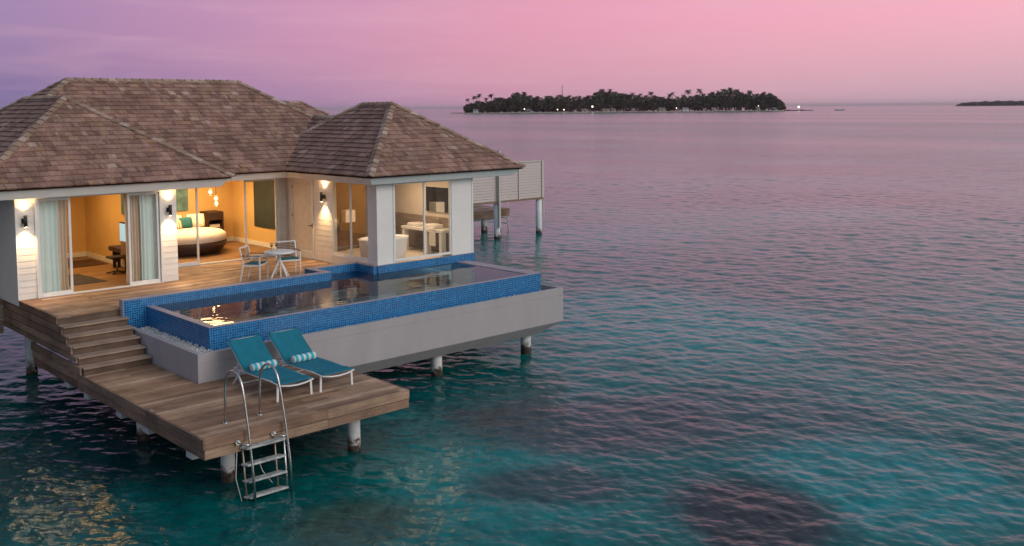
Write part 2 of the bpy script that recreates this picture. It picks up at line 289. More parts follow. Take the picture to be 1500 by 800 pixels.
    MATS['sea'] = m
SEA_BLOBS = [
    (11.3, 12.9, 2.0, 2.2, R(47), (.001, .23, .225, 1), .5), (16.4, 8.2, 2.6, 2.2, R(47), (.001, .25, .27, 1), .6), (24, 19.5, 5, 4.2, R(47), (.002, .24, .25, 1), .6),
    (7.6, 14.6, 2.8, 2.4, R(47), (.001, .085, .085, 1), .6), (4.6, 20.5, 5.5, 4.2, R(60), (.001, .03, .034, 1), .8), (9.5, 20, 4.5, 4., R(47), (.001, .03, .034, 1), .8),  # last two blobs paint the shade on the water beside and under the decks
    (14.9, 17.6, 2.6, 2.4, R(47), (.001, .05, .055, 1), .6),  # dark teal water with part of the villa's shade painted in
    (13.45, 8.8, 1.7, 1.35, R(47), (.030, .026, .032, 1), .92), (11.9, 12.0, .95, 1.4, R(47), (.03, .036, .045, 1), .75),
    (15.1, 13.8, 2.0, 2.9, R(47), (.045, .04, .052, 1), .75), (17.8, 12.0, 2.2, 3.4, R(47), (.04, .055, .07, 1), .5), (26.5, 10.9, 5., 3.4, R(47), (.085, .07, .06, 1), .5), (33, 22, 7., 5, R(47), (.05, .07, .085, 1), .3),
    (8.6, 12.9, 1.0, 1.2, R(47), (.07, .06, .03, 1), .45),
]

# ------------------------------------------------------------------ mesh helpers
def base_of(p):
    v = Vector((0, 0, 0))
    while p is not None: v += p.location; p = p.parent
    return v
class MB:
    def __init__(s): s.v = []; s.f = []; s.uv = []; s.sm = []
    def face(s, idx, uv=None, smooth=False): s.f.append(tuple(idx)); s.uv.append(uv or [(0, 0)]*len(idx)); s.sm.append(smooth)
    def hexa(s, P):
        """8 points: 0-3 bottom ring, 4-7 top ring (ccw from above)"""
        b = len(s.v); P = [Vector(p) for p in P]; s.v += P
        for q in ((3, 2, 1, 0), (4, 5, 6, 7), (0, 1, 5, 4), (1, 2, 6, 5), (2, 3, 7, 6), (3, 0, 4, 7)):
            pts = [P[i] for i in q]; n = (pts[1]-pts[0]).cross(pts[2]-pts[0])
            a = max(range(3), key=lambda k: abs(n[k]))
            uv = [((p.y, p.z), (p.x, p.z), (p.x, p.y))[a] for p in pts]
            s.face([b+i for i in q], uv)
        return s
    def box(s, x0, x1, y0, y1, z0, z1):
        return s.hexa([(x0, y0, z0), (x1, y0, z0), (x1, y1, z0), (x0, y1, z0), (x0, y0, z1), (x1, y0, z1), (x1, y1, z1), (x0, y1, z1)])
    def bar(s, p, q, w, h, upv=(0, 0, 1)):
        p = Vector(p); q = Vector(q); d = (q-p).normalized(); u = Vector(upv)
        if abs(d.dot(u)) > .98: u = Vector((0, 1, 0))
        a = d.cross(u).normalized()*w/2; c = a.cross(d).normalized()*h/2
        return s.hexa([p-a-c, p+a-c, q+a-c, q-a-c, p-a+c, p+a+c, q+a+c, q-a+c])
    def tube(s, pts, r, n=10, caps=True, smooth=True):
        pts = [Vector(p) for p in pts]; rr = r if isinstance(r, (list, tuple)) else [r]*len(pts)
        rings = []; prev = None
        for i, p in enumerate(pts):
            d = (pts[min(i+1, len(pts)-1)]-pts[max(i-1, 0)]).normalized()
            a = prev if prev is not None else (Vector((0, 0, 1)) if abs(d.z) < .9 else Vector((1, 0, 0)))
            a = (a-d*a.dot(d)).normalized(); prev = a; c = d.cross(a)
            b = len(s.v); s.v += [p+(a*math.cos(t*2*math.pi/n)+c*math.sin(t*2*math.pi/n))*rr[i] for t in range(n)]; rings.append(b)
        for k in range(len(rings)-1):
            for t in range(n):
                t2 = (t+1) % n; s.face((rings[k]+t, rings[k]+t2, rings[k+1]+t2, rings[k+1]+t), None, smooth)
        if caps:
            s.face([rings[0]+t for t in range(n)][::-1]); s.face([rings[-1]+t for t in range(n)])
        return s
    def lathe(s, c, prof, n=24, sx=1, sy=1, closed=False):
        c = Vector(c); rings = []
        for (r, z) in prof:
            b = len(s.v); s.v += [c+Vector((r*sx*math.cos(t*2*math.pi/n), r*sy*math.sin(t*2*math.pi/n), z)) for t in range(n)]; rings.append(b)
        for k in range(len(rings)-1):
            for t in range(n):
                t2 = (t+1) % n; s.face((rings[k]+t, rings[k]+t2, rings[k+1]+t2, rings[k+1]+t), None, True)
        s.face([rings[0]+t for t in range(n)][::-1]); s.face([rings[-1]+t for t in range(n)])
        return s
    def prism(s, poly, z0, z1):
        b = len(s.v); n = len(poly)
        s.v += [Vector((x, y, z0)) for x, y in poly]+[Vector((x, y, z1)) for x, y in poly]
        s.face([b+i for i in range(n)][::-1], [poly[i] for i in range(n)][::-1]); s.face([b+n+i for i in range(n)], list(poly))
        for i in range(n):
            j = (i+1) % n; d = (Vector(poly[j])-Vector(poly[i])).length; u0 = poly[i][0]+poly[i][1]
            s.face((b+i, b+j, b+n+j, b+n+i), [(u0, z0), (u0+d, z0), (u0+d, z1), (u0, z1)])
        return s
    def build(s, name, mat, parent=None, bevel=0):
        me = bpy.data.meshes.new(name); o = bpy.data.objects.new(name, me); COL.objects.link(o)
        off = base_of(parent)
        me.from_pydata([tuple(Vector(p)-off) for p in s.v], [], s.f)
        uvl = me.uv_layers.new(name='UVMap'); k = 0
        flat = [c for f in s.uv for p in f for c in p]; uvl.data.foreach_set('uv', flat)
        me.polygons.foreach_set('use_smooth', s.sm)
        me.materials.append(MATS[mat]); me.update()
        if parent is not None: o.parent = parent
        if bevel:
            md = o.modifiers.new('bevel', 'BEVEL'); md.width = bevel; md.segments = 2; md.limit_method = 'ANGLE'
        return o
def tag(o, label=None, cat=None, group=None, kind=None):
    if label: o['label'] = label
    if cat: o['category'] = cat
    if group: o['group'] = group
    if kind: o['kind'] = kind
    return o
def empty(name, loc, label, cat, group=None, rz=0):
    o = bpy.data.objects.new(name, None); COL.objects.link(o); o.location = loc; o.rotation_euler.z = rz; o.empty_display_size = .3
    return tag(o, label, cat, group)
def copy_tree(o, parent=None):
    c = o.copy(); COL.objects.link(c); c.parent = parent
    for ch in list(o.children): copy_tree(ch, c)
    return c

WZ = -2.2        # sea level; terrace is z = 0, swim deck z = -1
# ------------------------------------------------------------------ sea
def sea():
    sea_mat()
    amin, amax = R(-4), R(102); r0, r1 = 7.0, 260.0
    nr, na = 1450, 1350
    rr = r0*np.exp(np.linspace(0, math.log(r1/r0), nr)); aa = np.linspace(amin, amax, na)
    Rg, Ag = np.meshgrid(rr, aa, indexing='ij'); X = (Rg*np.cos(Ag)).astype(np.float32); Y = (Rg*np.sin(Ag)).astype(np.float32); Z = np.zeros_like(X)
    cell = np.maximum(Rg*math.log(r1/r0)/nr, Rg*(amax-amin)/na).astype(np.float32)
    wind = R(20)
    for i in range(110):
        lam = .15*(2.6/.15)**(rng.random()); k = 2*math.pi/lam
        th = wind+rng.normal()*.85; ph = rng.random()*6.283
        slope = .0185*(1.0 if lam < .42 else (.42/lam)**.8)
        amp = slope/k
        fade = np.clip((lam/cell-2.6)/3, 0, 1)
        arg = k*(X*math.cos(th)+Y*math.sin(th))+ph
        Z += fade*amp*(np.sin(arg)+.22*np.sin(2*arg+.8))
    edge = np.clip((r1-Rg)/(r1*.35), 0, 1)*np.clip((Rg-r0)/1.0, 0, 1)
    # gusts: calmer and rougher patches
    gust = 1+.28*np.sin(X*.11+Y*.05+1)*np.sin(Y*.09-X*.03+2)
    Z = Z*edge*gust+WZ
    V = np.stack([X, Y, Z], -1).reshape(-1, 3)
    i = np.arange(nr-1)[:, None]*na+np.arange(na-1)[None, :]
    F = np.stack([i, i+na, i+na+1, i+1], -1).reshape(-1, 4)
    # rest of the sea: ring sector to the horizon and everything behind the camera
    base = len(V); ex = []; ef = []
    def add(p): ex.append(p); return base+len(ex)-1
    big = 45000.
    outer = [add((big*math.cos(a), big*math.sin(a), WZ)) for a in aa[::30]]
    idx = list(range(0, na, 30))
    last = (nr-1)*na
    for q in range(len(idx)-1):
        # fan between the fine edge and the coarse outer edge
        ring = [last+j for j in range(idx[q], idx[q+1]+1)]
        ef.append(tuple(ring[::-1]+[outer[q], outer[q+1]]))
    # closing strip to the last column
    ring = [last+j for j in range(idx[-1], na)]
    oe = add((big*math.cos(amax), big*math.sin(amax), WZ)); ef.append(tuple(ring[::-1]+[outer[-1], oe]))
    # sector near the camera and behind it
    c = add((0, 0, WZ)); inner = [j for j in range(na)]
    ef.append(tuple([c]+inner[::1]))
    far = [add((big*math.cos(a), big*math.sin(a), WZ)) for a in np.linspace(amax, amin+2*math.pi, 9)[1:-1]]
    colN = [k*na+na-1 for k in range(nr)]; col0 = [k*na for k in range(nr)]
    ef.append(tuple([c]+colN+[oe]+far+[outer[0]]+col0[::-1]))
    allv = np.vstack([V, np.array(ex, dtype=np.float32)])
    me = bpy.data.meshes.new('sea'); me.from_pydata([], [], [])
    nF = len(F); ln = [4]*nF+[len(f) for f in ef]
    loops = np.concatenate([F.ravel()]+[np.array(f) for f in ef]).astype(np.int32)
    me.vertices.add(len(allv)); me.vertices.foreach_set('co', allv.astype(np.float32).ravel())
    me.loops.add(len(loops)); me.loops.foreach_set('vertex_index', loops)
    st = np.concatenate([[0], np.cumsum(ln)[:-1]]).astype(np.int32)
    me.polygons.add(len(ln)); me.polygons.foreach_set('loop_start', st)
    sm = np.ones(len(ln), dtype=bool); sm[nF:] = False
    me.polygons.foreach_set('use_smooth', sm)
    me.update(calc_edges=True); me.validate()
    me.materials.append(MATS['sea'])
    o = bpy.data.objects.new('sea', me); COL.objects.link(o); tag(o, kind='structure')
sea()

# ------------------------------------------------------------------ shingled hip roof
def hip_roof(parent, x0, x1, y0, y1, z, s, zs, step=.2, skip=(), label=None, caps=True, jit=0.):
    half = min(x1-x0, y1-y0)/2; k = math.sqrt(1+s*s)
    sides = [((x0, y0), (1, 0), (0, 1), x1-x0, 'shingle_x'), ((x1, y0), (0, 1), (-1, 0), y1-y0, 'shingle_y'), ((x1, y1), (-1, 0), (0, -1), x1-x0, 'shingle_x'), ((x0, y1), (0, -1), (1, 0), y1-y0, 'shingle_y')]
    # solid core under the shingles with the tapered white eaves board
    roof = MB()
    a = .03
    zc = z-.035
    if (x1-x0) >= (y1-y0): rid = [(x0+half, y0+half), (x1-half, y0+half)]
    else: rid = [(x0+half, y0+half), (x0+half, y1-half)]
    hz = zc+s*(half-a)
    b = len(roof.v); roof.v += [Vector((x0+a, y0+a, zc)), Vector((x1-a, y0+a, zc)), Vector((x1-a, y1-a, zc)), Vector((x0+a, y1-a, zc)), Vector((*rid[0], hz)), Vector((*rid[1], hz))]
    if (x1-x0) >= (y1-y0): fs = [(0, 1, 5, 4), (2, 3, 4, 5), (1, 2, 5), (3, 0, 4), (3, 2, 1, 0)]
    else: fs = [(1, 2, 5, 4), (3, 0, 4, 5), (0, 1, 4), (2, 3, 5), (3, 2, 1, 0)]
    for f in fs: roof.face([b+i for i in f])
    ro = roof.build('roof', 'dark_wood', parent)
    if label: ro['label'] = label
    for si, (P, e, n, Ln, mt) in enumerate(sides):
        if si in skip: continue
        mb = MB(); e = Vector((*e, 0)); n = Vector((*n, 0)); P = Vector((*P, z)); sl = (n+Vector((0, 0, s)))/k; nr = e.cross(sl)
        if nr.z < 0: nr = -nr
        d = 0.; i = 0; dd = step/k
        while d < half-.02:
            d1 = min(d+dd*1.35, half); u = d-random.random()*.25
            fr = (d1-d)*k
            while u < Ln-d:
                w = random.choice((.07, .10, .13, .16, .20, .24))*random.uniform(.9, 1.1); ua, ub = u+.002, u+w-.003; u += w
                ba, bb = max(ua, d), min(ub, Ln-d); ta, tb = max(ua, d1), min(ub, Ln-d1)
                if bb-ba < .015: continue
                if tb < ta:
                    ta = tb = min(max((ta+tb)/2, d1), Ln-d1)
                jo = random.uniform(-.008, .006); th = random.uniform(.036, .050)+jit
                db = d-jo*1.0
                B0 = P+e*ba+sl*(db*k); B1 = P+e*bb+sl*(db*k); T0 = P+e*ta+sl*(d1*k); T1 = P+e*tb+sl*(d1*k)
                mb.hexa([B0+nr*.006, B1+nr*.006, T1-nr*.004, T0-nr*.004, B0+nr*th, B1+nr*th, T1+nr*.008, T0+nr*.008])
            d += dd; i += 1
        mb.build('shingle_slope', mt, ro)
    if caps:
        cb = MB()
        def cap(p, q, na, nb):
            """short overlapping cap boards from p (low) to q (high) lying on slopes with normals na, nb"""
            p = Vector(p); q = Vector(q); t = (q-p).normalized(); ln = (q-p).length; m = int(ln/.235)
            wa = na.cross(t); wb = nb.cross(t)
            av = (na+nb).normalized()
            if wa.dot(nb) > 0: wa = -wa
            if wb.dot(na) > 0: wb = -wb
            for i in range(m+1):
                a0 = i*.235+random.uniform(-.01, .01); a1 = min(a0+.29, ln+.05)
                hi = .078+random.uniform(0, .010); lo = .052
                wd = .135+random.uniform(-.012, .012)
                for wv in (wa, wb):
                    A = p+t*a0+av*hi; B = p+t*a1+av*lo
                    C_ = A+wv*wd; D_ = B+wv*wd; th = av*.02
                    cb.hexa([A-th, C_-th, D_-th, B-th, A, C_, D_, B])
        nS = {0: Vector((0, -s, 1)).normalized(), 1: Vector((s, 0, 1)).normalized(), 2: Vector((0, s, 1)).normalized(), 3: Vector((-s, 0, 1)).normalized()}
        rz = z+s*half
        A, B = Vector((*rid[0], rz)), Vector((*rid[1], rz))
        if (x1-x0) >= (y1-y0): pr = [((x0, y0), A, 0, 3), ((x0, y1), A, 2, 3), ((x1, y0), B, 0, 1), ((x1, y1), B, 2, 1)]; rr_ = (0, 2)
        else: pr = [((x0, y0), A, 0, 3), ((x1, y0), A, 0, 1), ((x0, y1), B, 2, 3), ((x1, y1), B, 2, 1)]; rr_ = (1, 3)
        for (c, apex, i, j) in pr: cap((*c, z), apex, nS[i], nS[j])
        if (B-A).length > .3: cap(A, B, nS[rr_[0]], nS[rr_[1]])
        cb.build('ridge_cap', 'cap_wood', ro)
    # eaves: tapered white fascia + soffit slab
    f = MB(); i0, i1 = .10, .24; zt, zb = z-.03, zs
    f.hexa([(x0+i1, y0+i1, zb), (x1-i1, y0+i1, zb), (x1-i1, y1-i1, zb), (x0+i1, y1-i1, zb), (x0+i0, y0+i0, zt), (x1-i0, y0+i0, zt), (x1-i0, y1-i0, zt), (x0+i0, y1-i0, zt)])
    f.build('eaves', 'trim', parent, .006)
    return ro

# ------------------------------------------------------------------ the villa
villa = empty('villa', (11, 27, 0), 'white over-water villa with brown shingled hip roofs and warmly lit glass doors', 'villa')
hip_roof(villa, 5.95, 19.2, 25.5, 33.45, 2.63, .67, 2.404, label='large brown shingle roof with the long level ridge')
hip_roof(villa, 5.90, 12.2, 23.9, 33.4, 2.65, .67, 2.400, label='shingle roof over the left room, nearest to the stairs')
hip_roof(villa, 14.62, 20.2, 21.25, 28.4, 2.63, .685, 2.408, label='shingle roof over the bathroom, reaching out to the right')
hip_roof(villa, 14.66, 19.3, 24.0, 33.0, 2.62, .66, 2.412, skip=(0,), label='low shingle roof linking the bathroom roof to the main one')

def siding_x(mb, x0, x1, y, z0, z1, face=-1, h=.15, th=.006):
    """lapped boards on a wall that faces -Y (y is the wall face)"""
    z = z0
    while z < z1-.01:
        zt = min(z+h, z1); mb.hexa([(x0, y-th, z+.004), (x1, y-th, z+.004), (x1, y+.004, z+.004), (x0, y+.004, z+.004), (x0, y-th*.45, zt), (x1, y-th*.45, zt), (x1, y+.004, zt), (x0, y+.004, zt)]); z = zt
def siding_y(mb, x, y0, y1, z0, z1, h=.15, th=.006):
    """lapped boards on a wall that faces -X"""
    z = z0
    while z < z1-.01:
        zt = min(z+h, z1); mb.hexa([(x-th, y0, z+.004), (x+.004, y0, z+.004), (x+.004, y1, z+.004), (x-th, y1, z+.004), (x-th*.45, y0, zt), (x+.004, y0, zt), (x+.004, y1, zt), (x-th*.45, y1, zt)]); z = zt
ZT = 2.40
# outer walls
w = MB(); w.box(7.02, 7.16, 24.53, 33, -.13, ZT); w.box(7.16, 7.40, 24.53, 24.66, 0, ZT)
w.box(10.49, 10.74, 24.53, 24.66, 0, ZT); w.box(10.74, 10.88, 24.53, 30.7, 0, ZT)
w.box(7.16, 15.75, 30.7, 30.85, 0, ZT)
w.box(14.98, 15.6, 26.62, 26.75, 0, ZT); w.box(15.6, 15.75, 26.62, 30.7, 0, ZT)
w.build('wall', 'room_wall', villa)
w = MB(); w.box(7.0, 7.02, 24.52, 33, -.13, ZT); w.build('wall', 'plaster', villa)
for a in ((7.0, 7.42, 24.53), (10.47, 10.88, 24.53), (15.0, 15.30, 26.62)): sd = MB(); siding_x(sd, *a, 0, ZT); sd.build('siding', 'siding', villa, .003)
sd = MB(); siding_y(sd, 15.26, 24.06, 25.02, 0, ZT); sd.build('siding', 'siding', villa, .003)
# bathroom walls
w = MB(); w.box(15.26, 15.40, 24.04, 25.03, 0, ZT)
w.box(15.26, 15.40, 26.44, 26.62, 0, ZT)
w.box(15.40, 15.42, 24.06, 26.6, 0, ZT)
w.box(18.42, 18.56, 21.92, 28, .2, ZT); w.box(15.42, 18.42, 25.6, 25.75, 0, ZT); w.box(15.4, 18.42, 21.95, 25.6, 0, .1)
w.build('bath_wall', 'bath_wall', villa)
p = MB(); p.prism([(15.22, 21.78), (15.76, 21.78), (15.76, 21.92), (15.36, 21.92), (15.36, 22.22), (15.22, 22.22)], .2, ZT); p.build('corner_pillar', 'plaster', villa, .004)
p = MB(); p.box(17.80, 18.56, 21.78, 21.92, .2, ZT); p.build('corner_pillar', 'plaster', villa, .004)
p = MB(); p.box(15.22, 15.34, 22.22, 24.06, .0, .27); p.build('window_sill', 'plaster', villa, .004)
for a in ((18.545, 18.60, 21.765, 21.80), (15.745, 15.79, 21.76, 21.785), (15.205, 15.24, 21.765, 21.79)): p = MB(); p.box(*a, .2, ZT); p.build('corner_trim', 'frame_white', villa, .003)
t = MB(); t.box(18.39, 18.418, 22.0, 25.6, .1, 1.15); t.build('wall_tile', 'bath_tile', villa)
t = MB(); t.box(15.45, 18.38, 25.56, 25.598, .1, 2.38); t.build('wall_tile', 'dark_tile', villa)
# unseen timber-clad wing added at left to darken the sea's reflection
w = MB(); w.box(1.2, 6.95, 26.1, 33.2, -.75, 2.38); w.build('unseen_wing', 'clad_wood_x', villa)
hip_roof(villa, .5, 6.9, 25.6, 33.8, 2.55, .5, 2.395, label='low shingle roof of the unseen timber wing added to darken the water')
# interior floors (boards)
def boards_x(mb, x0, x1, y0, y1, zt, wd=.14, th=.03, gap=.009, lmin=1.8, lmax=4.2):
    y = y0
    while y < y1-.02:
        x = x0-random.random()*2
        while x < x1:
            l = random.uniform(lmin, lmax); a, b = max(x, x0), min(x+l, x1)
            if b-a > .02: mb.box(a+.001, b-.002, y+gap/2, min(y+wd, y1)-gap/2, zt-th, zt+random.uniform(-.0015, .0015))
            x += l
        y += wd
fb = MB(); boards_x(fb, 7.16, 10.74, 24.66, 30.7, .0, .16, gap=.002); boards_x(fb, 10.88, 15.6, 26.6, 30.7, .0, .16, gap=.002); fb.build('room_floor', 'floor_wood', villa)
# skirting
k = MB(); k.box(7.16, 10.72, 30.665, 30.698, .004, .14); k.box(10.712, 10.738, 24.7, 30.66, .004, .14); k.box(10.9, 15.58, 30.665, 30.698, .004, .14); k.box(15.572, 15.598, 26.8, 30.66, .004, .14)
k.build('skirting', 'frame_white', villa)

def glazed_leaf(name, x0, x1, y, z0, z1, axis='x', fw=.055, label=None, mull=None):
    """sliding leaf: white frame with a glass pane; axis x: in the plane y = const, axis y: plane x = const"""
    m = MB()
    def bx(a0, a1, zz0, zz1, t=.045):
        if axis == 'x': m.box(a0, a1, y, y+t, zz0, zz1)
        else: m.box(y, y+t, a0, a1, zz0, zz1)
    bx(x0, x0+fw, z0, z1); bx(x1-fw, x1, z0, z1); bx(x0+fw, x1-fw, z0, z0+fw*1.4); bx(x0+fw, x1-fw, z1-fw, z1)
    for mm in (mull or []): bx(mm-.025, mm+.025, z0+fw*1.4, z1-fw)
    o = m.build(name, 'frame_white', villa, .003)
    if label: o['label'] = label
    cuts = [x0+fw]+[c for mm in (mull or []) for c in (mm-.025, mm+.025)]+[x1-fw]
    for i in range(0, len(cuts), 2):
        g = MB()
        if axis == 'x': g.box(cuts[i]+.001, cuts[i+1]-.001, y+.018, y+.026, z0+fw*1.4, z1-fw)
        else: g.box(y+.018, y+.026, cuts[i]+.001, cuts[i+1]-.001, z0+fw*1.4, z1-fw)
        g.build('pane', 'pane_glass', o)
    return o
# outer frame of left room doors
def door_frame(x0, x1, y, z0, z1, wd=.05, dp=.14):
    m = MB(); m.box(x0, x0+wd, y, y+dp, z0, z1); m.box(x1-wd, x1, y, y+dp, z0, z1); m.box(x0+wd, x1-wd, y, y+dp, z1-wd, z1); m.box(x0+wd, x1-wd, y+.01, y+dp, z0, z0+.025)
    return m.build('door_frame', 'frame_white', villa, .003)
door_frame(7.42, 10.47, 24.48, .003, ZT-.005)
glazed_leaf('sliding_door', 7.48, 8.25, 24.53, .03, 2.34, label='closed glass leaf left of the doorway')
glazed_leaf('sliding_door', 9.62, 10.41, 24.53, .03, 2.34, label='glass leaf slid to the right of the doorway')
door_frame(10.89, 14.99, 26.52, .003, ZT-.005)
glazed_leaf('sliding_door', 10.95, 12.42, 26.56, .03, 2.34)
glazed_leaf('sliding_door', 13.86, 14.93, 26.56, .03, 2.34)
# bathroom windows
glazed_leaf('bathroom_window', 15.79, 17.80, 21.80, .24, ZT-.01, mull=[16.84], fw=.045)
glazed_leaf('bathroom_window', 22.22, 24.05, 15.25, .27, ZT-.01, axis='y', mull=[23.12], fw=.045)
# side door beside the sconce (frosted panel)
m = MB(); y0, y1 = 25.05, 26.42
m.box(15.24, 15.30, y0, y0+.09, .003, ZT-.01); m.box(15.24, 15.30, y1-.22, y1, .003, ZT-.01); m.box(15.24, 15.30, y0+.09, y1-.22, .003, .22); m.box(15.24, 15.30, y0+.09, y1-.22, 2.25, ZT-.01)
dr = m.build('side_door', 'frame_white', villa, .003)
g = MB(); g.box(15.262, 15.275, y0+.091, y1-.221, .22, 2.25); g.build('door_panel', 'linen', dr)
h = MB(); h.tube([(15.24, y0+.05, 1.0), (15.18, y0+.05, 1.0), (15.18, y0+.17, 1.0)], .012, 8); h.box(15.232, 15.24, y0+.03, y0+.07, .93, 1.07); h.build('handle', 'black_metal', dr)
for hz in (.35, 1.2, 2.05): h = MB(); h.box(15.225, 15.24, y1-.235, y1-.20, hz, hz+.1); h.build('hinge', 'steel', dr)

# ------------------------------------------------------------------ light in the rooms
def area(name, loc, sx, sy, power, col):
    l = bpy.data.lights.new(name, 'AREA'); l.shape = 'RECTANGLE'; l.size = sx; l.size_y = sy; l.energy = power; l.color = col
    o = bpy.data.objects.new(name, l); COL.objects.link(o); o.location = loc; return o
area('room_light', (9.0, 27.6, 2.37), 2.4, 3.2, 105, (1, .58, .22))
area('room_light', (13.2, 28.8, 2.37), 2.6, 2.0, 210, (1, .60, .26))
area('bath_light', (17.2, 23.4, 2.37), 1.2, 2.2, 58, (1, .66, .38))

def wall_lamp(loc, nx, ny, label):
    """up and down light on a wall whose outward direction is (nx, ny)"""
    t = empty('wall_lamp', loc, label, 'wall lamp', 'up and down lights on the villa walls')
    x, y, z = loc; tx, ty = -ny, nx
    m = MB(); c = Vector(loc)
    def ob(a0, a1, b0, b1, z0, z1):     # a along the wall, b outward
        P = [c+Vector((tx*a+nx*b, ty*a+ny*b, zz)) for zz in (z0, z1) for a, b in ((a0, b0), (a1, b0), (a1, b1), (a0, b1))]
        m.hexa(P)
    ob(-.055, .055, 0, .03, -.06, .06); ob(-.015, .015, .03, .07, -.02, .02); m.build('bracket', 'black_metal', t)
    b = MB(); p = c+Vector((nx*.105, ny*.105, 0))
    b.lathe(p, [(.036, -.135), (.042, -.135), (.042, .135), (.036, .135), (.034, .11), (.030, .11)], 18); b.build('lamp_body', 'black_metal', t)
    for za, zb in ((.1105, .114), (-.1385, -.1355)): g = MB(); g.lathe(p, [(.031, za), (.031, zb)], 16); g.build('lens', 'lamp_disc', t)
    for sgn in (1, -1):
        l = bpy.data.lights.new('lamp_beam', 'SPOT'); l.energy = 120 if sgn < 0 else 55; l.color = (1, .62, .28); l.spot_size = R(105); l.spot_blend = 1.0; l.shadow_soft_size = .03
        o = bpy.data.objects.new('lamp_beam', l); COL.objects.link(o); o.parent = t; o.location = (nx*.105, ny*.105, sgn*.15)
        o.rotation_euler = (0 if sgn < 0 else math.pi, 0, 0)
wall_lamp((7.19, 24.508, 1.86), 0, -1, 'black up-and-down wall lamp left of the curtained door')
wall_lamp((10.66, 24.508, 1.86), 0, -1, 'black up-and-down wall lamp on the white pier between both rooms')
wall_lamp((15.238, 24.40, 1.90), -1, 0, 'black up-and-down wall lamp between the side door and bathroom window')

# ------------------------------------------------------------------ terrace and stairs
terr = empty('terrace', (9.5, 24, 0), 'upper wooden terrace along the glass doors, with brown board cladding', 'terrace')
d = MB()
boards_x(d, 7.05, 8.38, 21.98, 24.51, 0.)
boards_x(d, 8.38, 13.58, 22.02, 24.51, 0.)
boards_x(d, 10.89, 15.22, 24.51, 26.52, 0.); boards_x(d, 13.58, 15.22, 22.82, 24.51, 0.)
d.build('deck_board', 'deck_wood', terr, .002)
c = MB(); hs = .167
for r_ in range(5):
    y = 21.97-.285*r_ if r_ else 21.97
    yb = 25.8; zl = -(r_+1)*hs+.014 if r_ < 4 else -.775
    cuts = [y]+sorted(random.uniform(y+.6, yb-.4) for _ in range(2))+[yb]
    for a, b in zip(cuts[:-1], cuts[1:]):
        if b-a > .05: c.box(7.008-.003*r_, 7.04, a+.002, b-.002, zl, -r_*hs-.004 if not (r_ == 0) else -.004)
for a, b, q in ((20.6, 22.3, 0), (22.3, 23.72, 1)): c.box(6.99, 7.04, a+.002, b-.002, -6*hs+.005, -5*hs-.004)
c.build('side_cladding', 'clad_wood_y', terr, .003)
c = MB()
for r_ in range(5): c.box(3.5, 7.006, 25.81, 25.84, -(r_+1)*hs+.006-.13, -r_*hs-.14)
c.build('end_cladding', 'clad_wood_x', terr, .003)
e = MB(); e.box(6.995, 7.075, 21.95, 24.49, -.0, .012); e.box(7.0, 7.3, 21.93, 21.978, -.03, .006); e.build('edge_board', 'clad_wood_y', terr, .002)
u = MB(); u.box(7.06, 13.5, 22.05, 26.4, -.30, -.06); u.box(7.3, 15.1, 24.6, 31, -.45, -.32); u.build('bearer', 'white_bearer', terr)

st = empty('staircase', (7.7, 21.2, -1), 'five wooden steps from the terrace down to the swim deck', 'stairs')
t = MB()
for i in range(6):
    yf = 21.95-.285*(i-1) if i else 21.98
    zt = -hs*(i+1) if i < 5 else -1.0
    # riser under level i
    yr = 21.955-.285*i
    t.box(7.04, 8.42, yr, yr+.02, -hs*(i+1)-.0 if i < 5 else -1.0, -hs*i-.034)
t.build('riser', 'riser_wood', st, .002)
for i in range(5):
    yn = 21.955-.285*(i+1)-.05; zt = -hs*(i+1)
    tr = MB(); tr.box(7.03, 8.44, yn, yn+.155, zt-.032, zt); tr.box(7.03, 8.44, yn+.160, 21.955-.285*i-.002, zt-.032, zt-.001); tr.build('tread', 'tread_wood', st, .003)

# ------------------------------------------------------------------ swim deck
sw = empty('swim_deck', (9, 16.5, -1), 'low wooden swim deck in front, over the sea, with loungers on it', 'deck')
d = MB(); boards_x(d, 7.06, 8.47, 18.33, 20.53, -1.0); boards_x(d, 7.06, 11.2, 15.12, 18.33, -1.0); d.build('deck_board', 'deck_wood', sw, .002)
f = MB()
for za, zb in ((-1.168, -1.0), (-1.345, -1.182)):
    ex = .020 if za < -1.2 else 0
    for a, b in ((7.05, 9.4), (9.4, 11.22)): f.box(a+.001, b-.001, 15.075+ex, 15.115, za, zb-.002)
f.build('front_fascia', 'clad_wood_x', sw, .003)
f = MB()
for za, zb in ((-1.168, -1.0), (-1.345, -1.182)):
    ex = .020 if za < -1.2 else 0
    for a, b in ((15.08, 17.4), (17.4, 20.9), (20.9, 23.72)): f.box(7.02+ex, 7.055, a+.001, b-.001, za, zb-.002)
f.build('side_fascia', 'clad_wood_y', sw, .003)
f = MB(); f.box(11.205, 11.24, 15.12, 18.33, -1.175, -1.002); f.box(11.205, 11.228, 15.12, 18.33, -1.345, -1.182); f.build('side_fascia', 'clad_wood_y', sw, .003)
for y in (15.9, 17.72, 19.0, 20.75, 21.9): f = MB(); f.box(7.14, 11.0 if y < 18 else 8.4, y-.12, y+.12, -1.54, -1.30); f.build('bearer', 'white_bearer', sw, .008)
for x, y in ((7.5, 22), (10.4, 18.3), (9.0, 18.3)): f = MB(); f.box(x, x+.15, 15.2, y, -1.28, -1.05); f.build('joist', 'clad_wood_y', sw)

